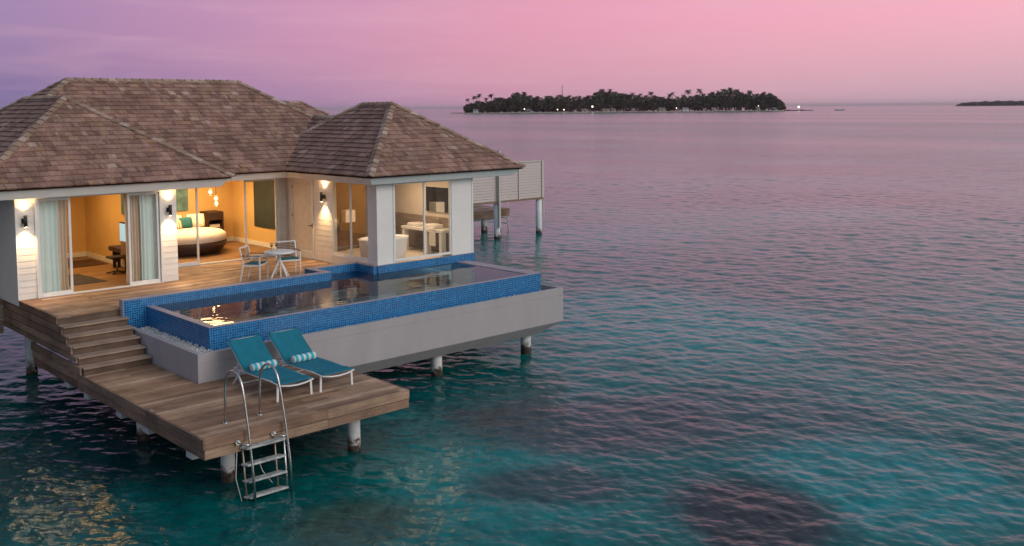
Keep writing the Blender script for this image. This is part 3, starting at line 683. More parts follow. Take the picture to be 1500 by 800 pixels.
# ------------------------------------------------------------------ piles
def pile(x, y, ztop, r, label):
    m = MB(); pts = []; n = 12; m.tube([(x, y, -4), (x+.006, y, WZ), (x, y+.004, (WZ+ztop)/2), (x, y, ztop)], [r*1.02, r*1.03, r, r], 22)
    o = m.build('concrete_pile', 'pile', None); o.location = (0, 0, 0)
    me = o.data; 
    for v in me.vertices: v.co -= Vector((x, y, WZ))
    o.location = (x, y, WZ); tag(o, label, 'pile', 'concrete piles under the villa and decks'); return o
pile(10.45, 15.85, -1.52, .125, 'stained concrete pile under the front right of the swim deck')
pile(7.95, 16.1, -1.52, .125, 'weathered concrete pile behind the pool ladder, under the swim deck')
pile(7.75, 19.35, -1.52, .125, 'concrete pile under the swim deck, nearest the staircase foot')
pile(7.72, 26.2, -.42, .13, 'tall pale pile below the corner of the board cladding')
pile(14.95, 18.95, -1.6, .14, 'rust-stained pile under the middle of the pool')
pile(18.05, 19.0, -1.6, .14, 'rust-stained pile under the right end of the pool')
for (x, y) in ((9.2, 20.5), (11.8, 21.5), (14.6, 23.5), (11, 26.2), (17.8, 24.5), (14, 29.5), (17.8, 28)):
    pile(x, y, -.4 if y > 22 else -1.3, .14, 'shaded concrete pile deep under the villa floor')
u = MB(); u.box(8.6, 18.5, 22.4, 31, -.7, -.48); u.build('underfloor', 'white_bearer', villa)

# ------------------------------------------------------------------ the pool
pool = empty('pool', (13.5, 20.5, -.4), 'blue mosaic infinity pool in a grey concrete trough, hung over the sea', 'pool')
# tank walls, tiled
PX0, PX1, PY0, PY1 = 8.90, 18.33, 18.70, 21.80
t = MB()
t.box(PX0, PX1, PY0, PY0+.12, -1.2, -.015)                 # front
t.box(PX0, PX0+.16, PY0+.12, PY1, -1.2, -.015)             # left
t.box(17.90, PX1, PY0+.12, PY1+.15, -1.2, -.03)                  # right
t.box(8.38, 13.78, PY1, PY1+.20, -.6, .185)                 # strip along the terrace
t.box(13.58, 13.78, PY1+.20, 22.80, -.6, .185)
t.box(13.78, 15.22, 22.60, 22.80, -.6, .185)
t.box(15.08, 15.22, 21.80, 22.60, -1.2, .185)
t.box(15.22, 18.63, 21.76, 21.79, -.05, .185); t.box(18.60, 18.63, 21.79, 22.8, -.05, .185)
t.box(8.9, 17.9, 21.9, 22.0, -1.2, -.6)
t.build('tiled_shell', 'pool_tile', pool)
t = MB(); t.box(PX0+.17, 17.89, PY0+.13, 21.89, -1.24, -1.195); t.build('pool_floor', 'floor_tile', pool)
c = MB()
c.box(PX0-.004, PX1+.004, PY0-.004, PY0+.10, -.015, 0); c.box(PX0-.004, PX0+.165, PY0+.10, PY1, -.015, .002)
c.box(17.94, PX1+.004, PY0+.10, PY1-.03, -.03, .004)
c.box(8.365, 13.79, PY1-.008, PY1+.21, .185, .2); c.box(13.57, 13.79, PY1+.21, 22.81, .185, .2); c.box(13.79, 15.215, 22.592, 22.81, .185, .2)
c.box(15.07, 15.215, 21.792, 22.592, .185, .2); c.box(15.07, 18.64, 21.752, 21.792, .185, .199)
c.box(8.362, 8.38, 21.795, 22.0, -.6, .185)
c.build('coping', 'coping', pool, .004)
wm = MB(); wm.prism([(9.0, 18.78), (17.92, 18.78), (17.92, 21.8), (15.1, 21.8), (15.1, 22.62), (13.76, 22.62), (13.76, 21.82), (9.0, 21.82)], -.02, -.012)
wm.f = [wm.f[1]]; wm.uv = [wm.uv[1]]; wm.sm = [wm.sm[1]]
wm.build('water', 'pool_water', pool)
# trough: outer concrete hull with chamfered underside
h = MB(); X0, X1, Y0, Y1 = 8.48, 18.83, 18.35, 22.9; zt, zm, zb, ch = -.42, -1.33, -1.63, .30
h.hexa([(X0, Y0, zm), (X1, Y0, zm), (X1, Y1, zm), (X0, Y1, zm), (X0, Y0, -.62), (X1, Y0, -.62), (X1, Y1, -.62), (X0, Y1, -.62)])
h.hexa([(X0+.001, Y0+ch, zb), (X1-ch*2.2, Y0+ch, zb), (X1-ch*2.2, Y1, zb), (X0+.001, Y1, zb), (X0+.001, Y0+.001, zm-.0005), (X1-.001, Y0+.001, zm-.0005), (X1-.001, Y1, zm-.0005), (X0+.001, Y1, zm-.0005)])
h.box(X0, X1, Y0, Y0+.10, -.62, zt); h.box(X0, X0+.12, Y0+.10, 21.75, -.62, zt); h.box(X1-.10, X1, Y0+.10, Y1, -.62, zt)
h.build('trough', 'concrete', pool, .008)
g = MB()
for i in range(900):
    if i < 700: x, y = random.uniform(8.61, 8.88), random.uniform(18.5, 21.7)
    else: x, y = random.uniform(8.6, 18.3), random.uniform(18.47, 18.66)
    r = random.uniform(.018, .036); z = (-.475+random.uniform(-.01, .04 if x > 8.78 else .015)) if i < 700 else -.50+random.uniform(-.01, .03)
    b = len(g.v); ax = [Vector((random.uniform(-1, 1), random.uniform(-1, 1), random.uniform(-1, 1))).normalized()*r for _ in range(2)]
    q = Vector((x, y, z)); a, bb = ax; cc = a.cross(bb); cc = cc.normalized()*r if cc.length > 1e-9 else Vector((0, 0, r))
    g.v += [q+a, q-a, q+bb, q-bb, q+cc, q-cc]
    for f3 in ((0, 2, 4), (2, 1, 4), (1, 3, 4), (3, 0, 4), (2, 0, 5), (1, 2, 5), (3, 1, 5), (0, 3, 5)): g.face([b+j for j in f3])
g.box(8.6, 18.3, 18.46, 18.69, -.56, -.515); g.box(8.6, 8.895, 18.69, 21.74, -.52, -.485)
tag(g.build('gravel', 'gravel_white', pool), 'white pebbles in the trough round the tank', kind='stuff')

# ------------------------------------------------------------------ pool ladder
ld = empty('swim_ladder', (8.1, 15.1, -1), 'steel swim ladder with two hooped handrails, from the deck edge into the sea', 'ladder')
def hoop(xb, xf):
    pts = [(xb, 15.67, -1.0), (xb, 15.66, -.6), (xb, 15.64, -.36)]
    for k_ in range(1, 12):
        a = math.pi*k_/12; yc, rad = 15.36, .28
        pts.append((xb+(xf-xb)*k_/12*.3, yc+rad*math.cos(a), -.34+.31*math.sin(a)))
    pts += [(xb+(xf-xb)*.4, 15.05, -.50), (xb+(xf-xb)*.6, 14.99, -1.0), (xb+(xf-xb)*.8, 14.93, -1.6), (xf, 14.87, -2.5)]
    return pts
for xb, xf in ((7.71, 7.84), (8.37, 8.56)):
    m = MB(); m.tube(hoop(xb, xf), .021, 12); m.lathe((xb, 15.67, -1.0), [(.05, 0), (.05, .012), (.028, .02)], 16); m.build('handrail', 'steel', ld)
for x in (7.62, 8.29):
    m = MB()
    m.tube([(x, 15.073, -1.17), (x+.03, 14.86, -1.17), (x+.13, 14.84, -1.19)], .017, 8)
    m.tube([(x-.0, 15.074, -1.17), (x, 15.05, -1.17)], [.052, .045], 14); m.build('wall_bracket', 'steel', ld)
for x, yy, mt in ((7.80, 14.97, 'steel'), (8.43, 14.97, 'steel'), (7.70, 15.06, 'steel_stain'), (8.30, 15.06, 'steel_stain')):
    m = MB(); m.tube([(x, yy, -1.20), (x+.07, yy-.03, -2.6)], .017, 8); m.build('stringer', mt, ld)
for i, z in enumerate((-1.27, -1.56, -1.85, -2.13)):
    m = MB(); xx = (z+1.2)*-.05; m.hexa([(7.72+xx, 14.93, z-.022), (8.44+xx, 14.93, z-.022), (8.36+xx, 15.07, z-.022), (7.66+xx, 15.07, z-.022), (7.72+xx, 14.93, z+.012), (8.44+xx, 14.93, z+.012), (8.36+xx, 15.07, z+.012), (7.66+xx, 15.07, z+.012)]); m.build('rung', 'rung_grey', ld, .003)
m = MB(); m.tube([(7.62, 15.1, -1.35), (7.60, 15.12, -1.8), (7.70, 15.08, -2.3)], .007, 6); m.tube([(8.02, 15.1, -1.6), (8.1, 15.12, -1.8), (8.24, 15.05, -2.02)], .006, 6); m.build('rope', 'linen', ld)

# ------------------------------------------------------------------ loungers
def lounger():
    t = empty('sun_lounger', (0, 0, 0), '', 'sun lounger', 'teal sun loungers on the swim deck')
    W2 = .345; zs = .33; L1 = 1.36
    m = MB()
    for s in (-1, 1): m.tube([(s*W2, 0, zs-.015), (s*W2, .35, zs), (s*W2, L1+.42, zs-.01)], .0165, 8)
    m.tube([(-W2, 0.0, zs-.015), (-W2*.5, -.012, zs-.045), (0, -.016, zs-.055), (W2*.5, -.012, zs-.045), (W2, 0.0, zs-.015)], .0165, 8)
    m.tube([(-W2, L1+.42, zs-.01), (W2, L1+.42, zs-.01)], .0165, 8); m.tube([(-W2, L1, zs-.02), (W2, L1, zs-.02)], .0165, 8)
    m.build('frame', 'white_metal', t)
    m = MB(); m.tube([(-W2+.01, L1+.2, .05), (W2-.01, L1+.2, .05)], .014, 8); m.tube([(-W2+.02, L1+.36, zs-.03), (-W2+.03, L1+.25, zs+.13)], .011, 6); m.tube([(W2-.02, L1+.36, zs-.03), (W2-.03, L1+.25, zs+.13)], .011, 6); m.build('back_support', 'white_metal', t)
    for s in (-1, 1):
        m = MB(); m.bar((s*(W2+.005), .10, zs-.02), (s*(W2+.02), .10, 0), .045, .022, (0, 1, 0)); m.build('leg', 'white_metal', t, .004)
        m = MB(); m.bar((s*(W2+.005), L1+.14, zs-.02), (s*(W2+.015), L1+.42, 0), .045, .022, (0, 1, 0)); m.build('leg', 'white_metal', t, .004)
    # sling seat: sagging sheet with thickness
    def sheet(y0, y1, z0, z1, sag, name):
        g = MB(); nu, nv = 10, 14; th = .008
        for lay in (0, 1):
            for j in range(nv+1):
                for i in range(nu+1):
                    u, v = i/nu, j/nv; x = (u*2-1)*(W2+.008); y = y0+(y1-y0)*v; z = z0+(z1-z0)*v-sag*(1-(u*2-1)**2)*math.sin(math.pi*min(max(v, .08), .92))-lay*th
                    g.v.append(Vector((x, y, z)))
        o_ = (nu+1)*(nv+1)
        for j in range(nv):
            for i in range(nu):
                a = j*(nu+1)+i; g.face((a, a+1, a+nu+2, a+nu+1), None, True); g.face((o_+a+nu+1, o_+a+nu+2, o_+a+1, o_+a), None, True)
        for i in range(nu): g.face((i+1, i, o_+i, o_+i+1)); a = nv*(nu+1)+i; g.face((a, a+1, o_+a+1, o_+a))
        for j in range(nv): a = j*(nu+1); g.face((a, a+nu+1, o_+a+nu+1, o_+a)); a += nu; g.face((a+nu+1, a, o_+a, o_+a+nu+1))
        return g.build(name, 'teal_fabric', t)
    sheet(.01, L1, zs+.012, zs+.016, .02, 'seat')
    bk = sheet(L1+.0, L1+.64, zs+.03, zs+.52, .010, 'backrest')
    m = MB()
    for s in (-1, 1): m.tube([(s*(W2-.006), L1+.01, zs+.0), (s*(W2-.006), L1+.63, zs+.492)], .0145, 8)
    m.tube([(-W2, L1+.63, zs+.495), (W2, L1+.63, zs+.495)], .0135, 8); m.build('backrest_frame', 'white_metal', bk)
    return t
l1 = lounger(); l1.location = (9.35, 16.05, -1.0); l1.rotation_euler.z = R(1.0); l1['label'] = 'reclined teal sun lounger nearer the swim ladder'
l2 = copy_tree(l1); l2.location = (10.27, 16.05, -1.0); l2.rotation_euler.z = R(2.0); l2['label'] = 'reclined teal sun lounger nearer the right edge of the swim deck'
def towel():
    m = MB(); n = 28; Ls = .27
    prof = [(0.03, -Ls), (.068, -Ls+.004), (.078, -Ls+.02), (.080, -Ls+.05), (.078, 0), (.080, Ls-.05), (.078, Ls-.02), (.068, Ls-.004), (.03, Ls)]
    rings = []
    for r, x in prof:
        b = len(m.v); rings.append(b)
        for k_ in range(n):
            a = k_*2*math.pi/n; q = r*(1+.03*math.sin(3*a+x*4)); m.v.append(Vector((x, q*math.cos(a)*1.05, .078+q*math.sin(a)*.97)))
    for q in range(len(rings)-1):
        for k_ in range(n): k2 = (k_+1) % n; m.face((rings[q]+k_, rings[q+1]+k_, rings[q+1]+k2, rings[q]+k2), None, True)
    m.face([rings[0]+k_ for k_ in range(n)]); m.face([rings[-1]+k_ for k_ in range(n)][::-1])
    return m.build('rolled_towel', 'towel_stripe')
tw = towel(); tw.location = (9.33, 17.27, -.665); tw.rotation_euler.z = R(1.5); tag(tw, 'blue and white striped rolled towel on the lounger nearer the ladder', 'towel', 'rolled striped towels')
t2 = tw.copy(); COL.objects.link(t2); t2.location = (10.23, 17.27, -.665); t2.rotation_euler.z = R(3); t2['label'] = 'blue and white striped rolled towel on the right-hand lounger'

# ------------------------------------------------------------------ table, chairs, glasses
def chair():
    t = empty('armchair', (0, 0, 0), '', 'chair', 'white terrace chairs')      # faces -Y, origin on the ground
    a = .265; sh = .43
    for s in (-1, 1):
        m = MB(); m.bar((s*a, -.23, 0), (s*a, -.23, .655), .034, .034, (0, 1, 0)); m.build('leg', 'white_metal', t, .004)
        m = MB(); m.bar((s*a, .30, 0), (s*a, .20, sh+.02), .034, .034, (1, 0, 0)); m.bar((s*a, .20, sh+.02), (s*a, .30, .86), .030, .034, (1, 0, 0)); m.build('leg', 'white_metal', t, .004)
        m = MB(); m.box(s*a-.026, s*a+.026, -.26, .26, .655, .675); m.build('armrest', 'teak_slat', t, .004)
    m = MB(); m.bar((-a, -.23, sh-.01), (a, -.23, sh-.01), .03, .04); m.bar((-a, .21, sh-.01), (a, .21, sh-.01), .03, .04)
    for s in (-1, 1): m.bar((s*a, -.23, sh-.01), (s*a, .21, sh-.01), .03, .04)
    m.build('seat_frame', 'white_metal', t, .003)
    m = MB(); m.box(-a+.02, a-.02, -.21, .20, sh, sh+.035); m.build('seat_cushion', 'cushion_teal', t, .012)
    m = MB(); m.bar((-a-.014, .30, .865), (a+.014, .30, .865), .03, .03)
    bk = m.build('backrest', 'white_metal', t, .004)
    m = MB()
    for i in range(7):
        z = .54+i*.044; y = .20+(z-.45)*.243; m.bar((-a+.012, y, z), (a-.012, y, z), .012, .024)
    m.build('back_slat', 'teak_slat', bk)
    return t
c1 = chair(); c1.location = (12.32, 23.13, 0); c1.rotation_euler.z = R(40); c1['label'] = 'white terrace armchair left of the round table'
c2 = copy_tree(c1); c2.location = (13.34, 23.22, 0); c2.rotation_euler.z = R(-16); c2['label'] = 'white terrace armchair right of and behind the round table'
tb = empty('round_table', (12.80, 22.72, 0), 'small round white terrace table on four crossed splayed legs', 'table')
m = MB(); m.lathe((12.80, 22.72, 0), [(.37, .70), (.385, .705), (.385, .745), (.375, .75)], 48)
tt = m.build('table_top', 'white_metal', tb); m = MB(); m.lathe((12.80, 22.72, 0), [(.35, .7505), (.35, .754)], 40); m.build('top_inlay', 'frame_white', tt)
for k_ in range(4):
    a = R(12+90*k_); m = MB(); cx_, cy_ = 12.80, 22.72
    m.bar((cx_-.10*math.cos(a), cy_-.10*math.sin(a), .70), (cx_+.34*math.cos(a), cy_+.34*math.sin(a), 0), .042, .03, (0, 0, 1)); m.build('leg', 'white_metal', tb, .004)
def glass(x, y, lab):
    t = MB(); t.lathe((x, y, .754), [(.033, 0), (.03, .004), (.004, .01), (.004, .085), (.022, .10), (.036, .13), (.037, .155), (.029, .205)], 18)
    o = t.build('wine_glass', 'wine_glass'); tag(o, lab, 'wine glass', 'wine glasses on the terrace table')
    for v in o.data.vertices: v.co -= Vector((x, y, .754))
    o.location = (x, y, .754)
    w_ = MB(); w_.lathe((x, y, .754), [(.004, .098), (.020, .103), (.033, .13), (.034, .148)], 16); w = w_.build('wine', 'wine_red', o)
noisy('wine_red', (.30, .10, .05, 1), .2, .1, 10, 0)
glass(12.66, 22.86, 'stemmed wine glass on the round table, left of its twin'); glass(12.80, 22.86, 'stemmed wine glass on the round table, right of its twin')

# ------------------------------------------------------------------ inside the rooms
def curtain(x0, x1, y, lab, n=9, amp=.032, mat='curtain', z0=.03, z1=2.33, flare=.1):
    m = MB(); nu = n*10; nz = 12
    for lay in (0, .006):
        for j in range(nz+1):
            v = j/nz
            for i in range(nu+1):
                u = i/nu; xm = (x0+x1)/2; x = x0+(x1-x0)*u; x = xm+(x-xm)*(1-.16*math.sin(math.pi*v)*flare*5)
                m.v.append(Vector((x, y+lay+amp*math.sin(u*n*2*math.pi+.5*math.sin(v*3+u*7))*(1-.3*v)+.01*math.sin(u*31), z0+(z1-z0)*v)))
    o_ = (nu+1)*(nz+1)
    for j in range(nz):
        for i in range(nu):
            a = j*(nu+1)+i; m.face((a, a+1, a+nu+2, a+nu+1), None, True); m.face((o_+a+nu+1, o_+a+nu+2, o_+a+1, o_+a), None, True)
    for j in range(nz):
        a = j*(nu+1); m.face((a, a+nu+1, o_+a+nu+1, o_+a)); a += nu; m.face((a+nu+1, a, o_+a, o_+a+nu+1))
    o = m.build('curtain', mat); tag(o, lab, 'curtain', 'pale curtains behind the glass'); return o
curtain(7.49, 8.0, 24.68, 'sheer curtain painted with an aqua sky reflection, at the outer side of the closed left door leaf', 4, .022)
curtain(7.86, 8.24, 24.80, 'warm beige drape gathered at the inner side of the closed left door leaf', 4, .04, 'drape')
curtain(9.98, 10.42, 24.68, 'sheer curtain painted with an aqua sky reflection, at the outer side of the right glass leaf', 4, .022)
curtain(9.64, 10.08, 24.80, 'warm beige drape gathered at the inner side of the right glass leaf', 5, .04, 'drape')

tv = empty('television', (10.72, 27.95, 1), 'wall television with a blue picture, in the left room', 'television')
m = MB(); m.box(10.67, 10.735, 27.05, 27.85, .70, 1.28); m.build('casing', 'black_metal', tv, .005)
m = MB(); m.box(10.665, 10.669, 27.075, 27.825, .73, 1.25); m.build('screen', 'screen_image', tv)
dk = empty('desk', (10.5, 27.7, 0), 'dark wooden desk against the wall under the television', 'desk')
m = MB(); m.box(10.36, 10.70, 26.9, 27.9, .50, .62); m.build('desk_top', 'dark_wood', dk, .004)
for y in (26.95, 27.8): m = MB(); m.box(10.45, 10.66, y, y+.05, 0.002, .50); m.build('leg', 'dark_wood', dk, .003)
ch = empty('swivel_chair', (10.15, 26.75, 0), 'dark swivel chair with star base in the left room', 'chair')
m = MB(); m.box(9.93, 10.37, 26.53, 26.97, .42, .48); m.build('seat', 'black_metal', ch, .02)
m = MB(); m.tube([(10.15, 26.75, .06), (10.15, 26.75, .42)], .02, 8); m.build('column', 'steel', ch)
for k_ in range(5):
    a = R(72*k_+10); m = MB(); m.bar((10.15, 26.75, .08), (10.15+.27*math.cos(a), 26.75+.27*math.sin(a), .03), .04, .03); m.build('foot', 'black_metal', ch)
m = MB(); m.box(10.33, 10.37, 26.58, 26.92, .50, .86); m.build('backrest', 'teak_slat', ch, .01)
mt_ = MB(); mt_.box(9.0, 10.6, 28.6, 29.9, .002, .012); tag(mt_.build('floor_mat', 'dark_wood'), 'brown mat in front of the back wall of the left room', 'mat')
rg = MB(); rg.hexa([(8.35, 25.7, .002), (9.5, 25.7, .002), (9.35, 27.4, .002), (8.2, 27.4, .002), (8.35, 25.7, .014), (9.5, 25.7, .014), (9.35, 27.4, .014), (8.2, 27.4, .014)]); tag(rg.build('rug', 'rug'), 'dark mottled rug on the floor of the left room', 'rug')
pic = MB(); pic.box(10.70, 10.735, 27.2, 27.75, 1.5, 2.2); tag(pic.build('picture', 'art'), 'dark teal framed picture above the television', 'picture')
dj = empty('room_door', (9.3, 30.66, 0), 'pale panelled inner door in the back wall of the left room', 'door')
m = MB(); m.box(8.5, 9.5, 30.63, 30.695, .002, 2.15); m.build('door_leaf', 'room_wall', dj, .006)
m = MB(); m.tube([(9.42, 30.63, 1.0), (9.42, 30.58, 1.0), (9.3, 30.58, 1.0)], .012, 8); m.build('handle', 'steel', dj)

bed = empty('round_bed', (13.2, 29.15, 0), 'round bed with white bedding on a dark curved base', 'bed')
m = MB(); m.lathe((13.2, 29.15, 0), [(.85, .03), (.98, .05), (1.12, .14), (1.20, .26), (1.22, .36), (1.20, .40)], 56); m.build('bed_base', 'dark_wood', bed)
m = MB(); m.lathe((13.2, 29.15, 0), [(1.16, .38), (1.205, .42), (1.215, .52), (1.19, .60), (1.10, .665), (.9, .695), (.4, .70)], 56); m.build('mattress', 'linen', bed)
def pillow(x, y, z, w, hgt, th, mat, tilt, rz, lab):
    m = MB(); n = 12
    for s in (1, -1):
        for j in range(n+1):
            for i in range(n+1):
                u, v = i/n*2-1, j/n*2-1; k_ = (1-abs(u)**3.5)*(1-abs(v)**3.5); m.v.append(Vector((u*w/2*(1-.06*v*v), s*th/2*max(k_, 0)**.6, v*hgt/2*(1-.06*u*u)+hgt/2)))
    o_ = (n+1)**2
    for j in range(n):
        for i in range(n): a = j*(n+1)+i; m.face((a, a+n+1, a+n+2, a+1), None, True); m.face((o_+a+1, o_+a+n+2, o_+a+n+1, o_+a), None, True)
    o = m.build('pillow', mat); o.location = (x, y, z); o.rotation_euler = (R(tilt), 0, R(rz)); tag(o, lab, 'pillow', 'pillows on the round bed'); return o
pillow(13.15, 29.85, .70, .62, .42, .17, 'linen', -18, 0, 'plain cream pillow at the back left of the bed')
pillow(13.85, 29.80, .70, .55, .42, .17, 'linen', -16, -15, 'plain cream pillow at the back right of the bed, beside the headboard box')
pillow(13.45, 29.62, .70, .42, .36, .14, 'cushion_teal', -16, -5, 'dark teal cushion in the middle of the bed')
pillow(13.05, 29.50, .70, .46, .30, .14, 'cushion_stripe', -20, 5, 'brown and cream zigzag cushion in front of the other pillows')
ns = empty('bedside_cabinet', (14.6, 30.2, 0), 'dark brown bedside cabinet with a lit open shelf', 'cabinet')
m = MB(); m.box(14.36, 14.40, 30.0, 30.6, .002, 1.10); m.box(14.86, 14.90, 30.0, 30.6, .002, 1.10); m.box(14.40, 14.86, 30.0, 30.6, 1.06, 1.10); m.box(14.40, 14.86, 30.0, 30.6, .55, .59); m.box(14.40, 14.86, 30.55, 30.6, .002, 1.06); m.box(14.40, 14.86, 30.0, 30.03, .83, 1.06)
m.build('cabinet_body', 'dark_wood', ns, .003)
m = MB(); m.box(14.45, 14.81, 30.1, 30.3, .59, .68); m.build('shelf_box', 'linen', ns)
wp = MB(); wp.box(15.565, 15.597, 26.85, 29.2, .62, 2.3); tag(wp.build('wall_or_reflection_panel', 'reflection_dark'), 'dark panel added on the bedroom side wall to imitate a reflection in the right glass leaf', 'wall panel')  # added dark panel stands in for a reflection in the glass
ar = MB(); ar.box(13.5, 14.0, 30.66, 30.695, 1.15, 2.3); tag(ar.build('wall_or_reflection_panel', 'art'), 'teal panel on the wall behind the bed', 'wall panel')
def pendant(x, y, z, lab, zc=2.39):
    t = empty('pendant_lamp', (x, y, z), lab, 'pendant lamp', 'small caged pendant lamps over the bed')
    m = MB(); m.tube([(x, y, zc), (x, y, z+.12)], .004, 6); m.build('cord', 'black_metal', t)
    m = MB(); m.lathe((x, y, z), [(.012, -.045), (.032, -.01), (.03, .02), (.014, .05)], 12); m.build('bulb', 'bulb', t)
    m = MB()
    for k_ in range(6):
        a = k_*math.pi/3; pts = [(x+r_*math.cos(a), y+r_*math.sin(a), z+zz) for r_, zz in ((.015, .12), (.07, .03), (.075, -.02), (.045, -.09))]; m.tube(pts, .003, 4)
    m.tube([(x+.045*math.cos(q), y+.045*math.sin(q), z-.09) for q in [i*math.pi/5 for i in range(11)]], .003, 4); m.build('cage', 'steel', t)
    l = bpy.data.lights.new('pendant_glow', 'POINT'); l.energy = 4; l.color = (1, .66, .32); l.shadow_soft_size = .04
    o = bpy.data.objects.new('pendant_glow', l); COL.objects.link(o); o.parent = t; o.location = (0, 0, -.02)
pendant(13.98, 29.0, 1.84, 'uppermost of the three caged pendant lamps over the bed'); pendant(14.16, 29.0, 1.63, 'middle one of the three caged pendant lamps, hanging to the right'); pendant(14.12, 28.9, 1.48, 'lowest of the three caged pendant lamps over the bed')

tub = empty('bathtub', (16.27, 22.98, .1), 'white oval freestanding bathtub in the glazed bathroom corner', 'bathtub')
m = MB(); m.lathe((16.27, 22.98, .1), [(.64, 0), (.70, .02), (.79, .60), (.82, .65), (.78, .65), (.73, .58), (.60, .14), (.3, .10)], 48, 1.0, .62); m.build('tub_body', 'ceramic', tub)
tp = empty('floor_tap', (15.62, 22.5, .1), 'slim floor-standing chrome tap beside the bathtub', 'tap')
m = MB(); m.tube([(15.62, 22.5, .1), (15.62, 22.5, 1.0)], .02, 10); m.tube([(15.62, 22.5, .84), (15.72, 22.54, .89), (15.86, 22.60, .86)], .018, 8); m.build('spout', 'steel', tp)
m = MB(); m.tube([(15.62, 22.5, 1.0), (15.65, 22.52, 1.13)], .010, 6); m.build('lever', 'steel', tp)
cb = MB(); cb.box(16.45, 16.80, 25.18, 25.555, .98, 1.34); tag(cb.build('wall_cabinet', 'plaster', None, .005), 'small white box cabinet behind the bathroom side window', 'cabinet')
cbw = MB(); cbw.box(16.30, 16.62, 25.4, 25.55, .1, 2.38); tag(cbw.build('wall_pier', 'dark_tile', None), 'dark tiled pier behind the bathroom side window', 'pier')
vn = empty('vanity', (18.1, 23.3, .1), 'white stone bathroom vanity on block legs with a basin', 'vanity')
m = MB(); m.box(17.82, 18.38, 22.25, 24.25, .78, .86); m.build('counter', 'ceramic', vn, .006)
for y in (22.3, 23.0, 24.1): m = MB(); m.box(17.84, 18.0, y, y+.13, .1, .78); m.build('leg', 'ceramic', vn, .005)
m = MB(); m.box(17.92, 18.28, 22.75, 23.25, .862, .98); m.build('basin', 'ceramic', vn, .02)
m = MB(); m.box(17.9, 18.3, 23.6, 24.05, .862, .96); m.build('basin', 'ceramic', vn, .02)
m = MB(); m.tube([(18.33, 23.0, .862), (18.33, 23.0, 1.12), (18.2, 23.0, 1.12)], .013, 8); m.build('tap', 'steel', vn)
tl = MB(); tl.box(17.80, 17.818, 22.55, 22.85, .38, .80); tl.box(17.80, 17.88, 22.55, 22.85, .862, .872); tag(tl.build('hand_towel', 'linen', None, .004), 'white hand towel hanging over the vanity front', 'towel')
mr = MB(); mr.box(18.365, 18.388, 22.3, 23.7, 1.30, 2.05); tag(mr.build('mirror', 'mirror', None, .004), 'wide frameless mirror above the vanity', 'mirror')

# ------------------------------------------------------------------ the neighbouring villa, screen and jetty
nv = empty('neighbour_villa', (24, 44, 0), 'neighbouring over-water villa whose shingle roof peeps over the main ridge', 'villa')
hip_roof(nv, 18.0, 29.45, 40.75, 47.3, 2.62, .66, 2.4, step=.26)
m = MB(); m.box(19, 28.4, 41.6, 46.5, -.5, 2.4); m.build('wall', 'plaster', nv)
m = MB(); m.box(21, 24, 41.55, 41.6, 0, 2.2); m.build('window', 'dark_tile', nv)
for (x, y) in ((19.5, 42), (24, 42), (28, 42), (19.5, 46), (24, 46), (28, 46)):
    pile(x, y, -.5, .16, 'pile under the neighbouring villa')
sc = empty('privacy_screen', (33, 36.8, 0), 'tall beige board privacy screen standing over the water right of the roof', 'screen')
m = MB(); bz = -.28
while bz < 1.60: m.box(28.5, 36.2, 36.82, 36.85, bz+.012, bz+.128); bz += .14
m.build('screen_board', 'screen_board', sc)
m = MB(); 
for x in (33.05, 34.55, 36.22): m.box(x-.045, x+.045, 36.76, 36.815, -.34, 1.66)
m.box(28.5, 36.1, 36.77, 36.812, 1.61, 1.66); m.build('screen_post', 'screen_board', sc)
m = MB(); m.box(28.5, 36.25, 36.70, 36.95, -.36, -.29); m.build('screen_rail', 'teak_slat', sc)
m = MB(); m.box(33.0, 33.1, 36.6, 36.70, -1.6, 2.3); m.build('screen_post', 'screen_board', sc)
m = MB(); m.box(36.30, 36.36, 36.8, 36.86, -1.3, 1.7); m.build('drain_pipe', 'screen_board', sc)
pile(33.1, 36.9, -.36, .16, 'pile under the middle of the privacy screen'); pile(36.05, 36.9, -.36, .16, 'pile under the right end of the privacy screen')
jt = empty('jetty', (33, 40, -1), 'small dark wooden jetty behind the privacy screen', 'jetty')
m = MB(); boards_x(m, 28.5, 35.9, 39.1, 43.0, -1.0, .2); m.build('deck_board', 'deck_wood', jt)
m = MB(); m.box(28.5, 35.95, 39.04, 39.09, -1.42, -1.0); m.box(35.91, 35.96, 39.1, 43, -1.42, -1.0); m.build('side_fascia', 'clad_wood_x', jt)
m = MB(); m.box(32, 35.5, 39.6, 39.9, -1.62, -1.44); m.build('bearer', 'white_bearer', jt)
pile(34.6, 39.6, -1.5, .17, 'pile under the jetty behind the privacy screen')
jl = empty('jetty_ladder', (36.2, 40, -1), 'white ladder hanging from the end of the far jetty', 'ladder')
for y in (39.5, 40.1):
    m = MB(); m.tube([(36.0, y, -.5), (36.12, y, -.45), (36.2, y, -.7), (36.25, y, -2.4)], .028, 6); m.build('handrail', 'white_metal', jl)
for z in (-1.35, -1.62, -1.9): m = MB(); m.box(36.17, 36.27, 39.5, 40.1, z, z+.05); m.build('rung', 'white_metal', jl)

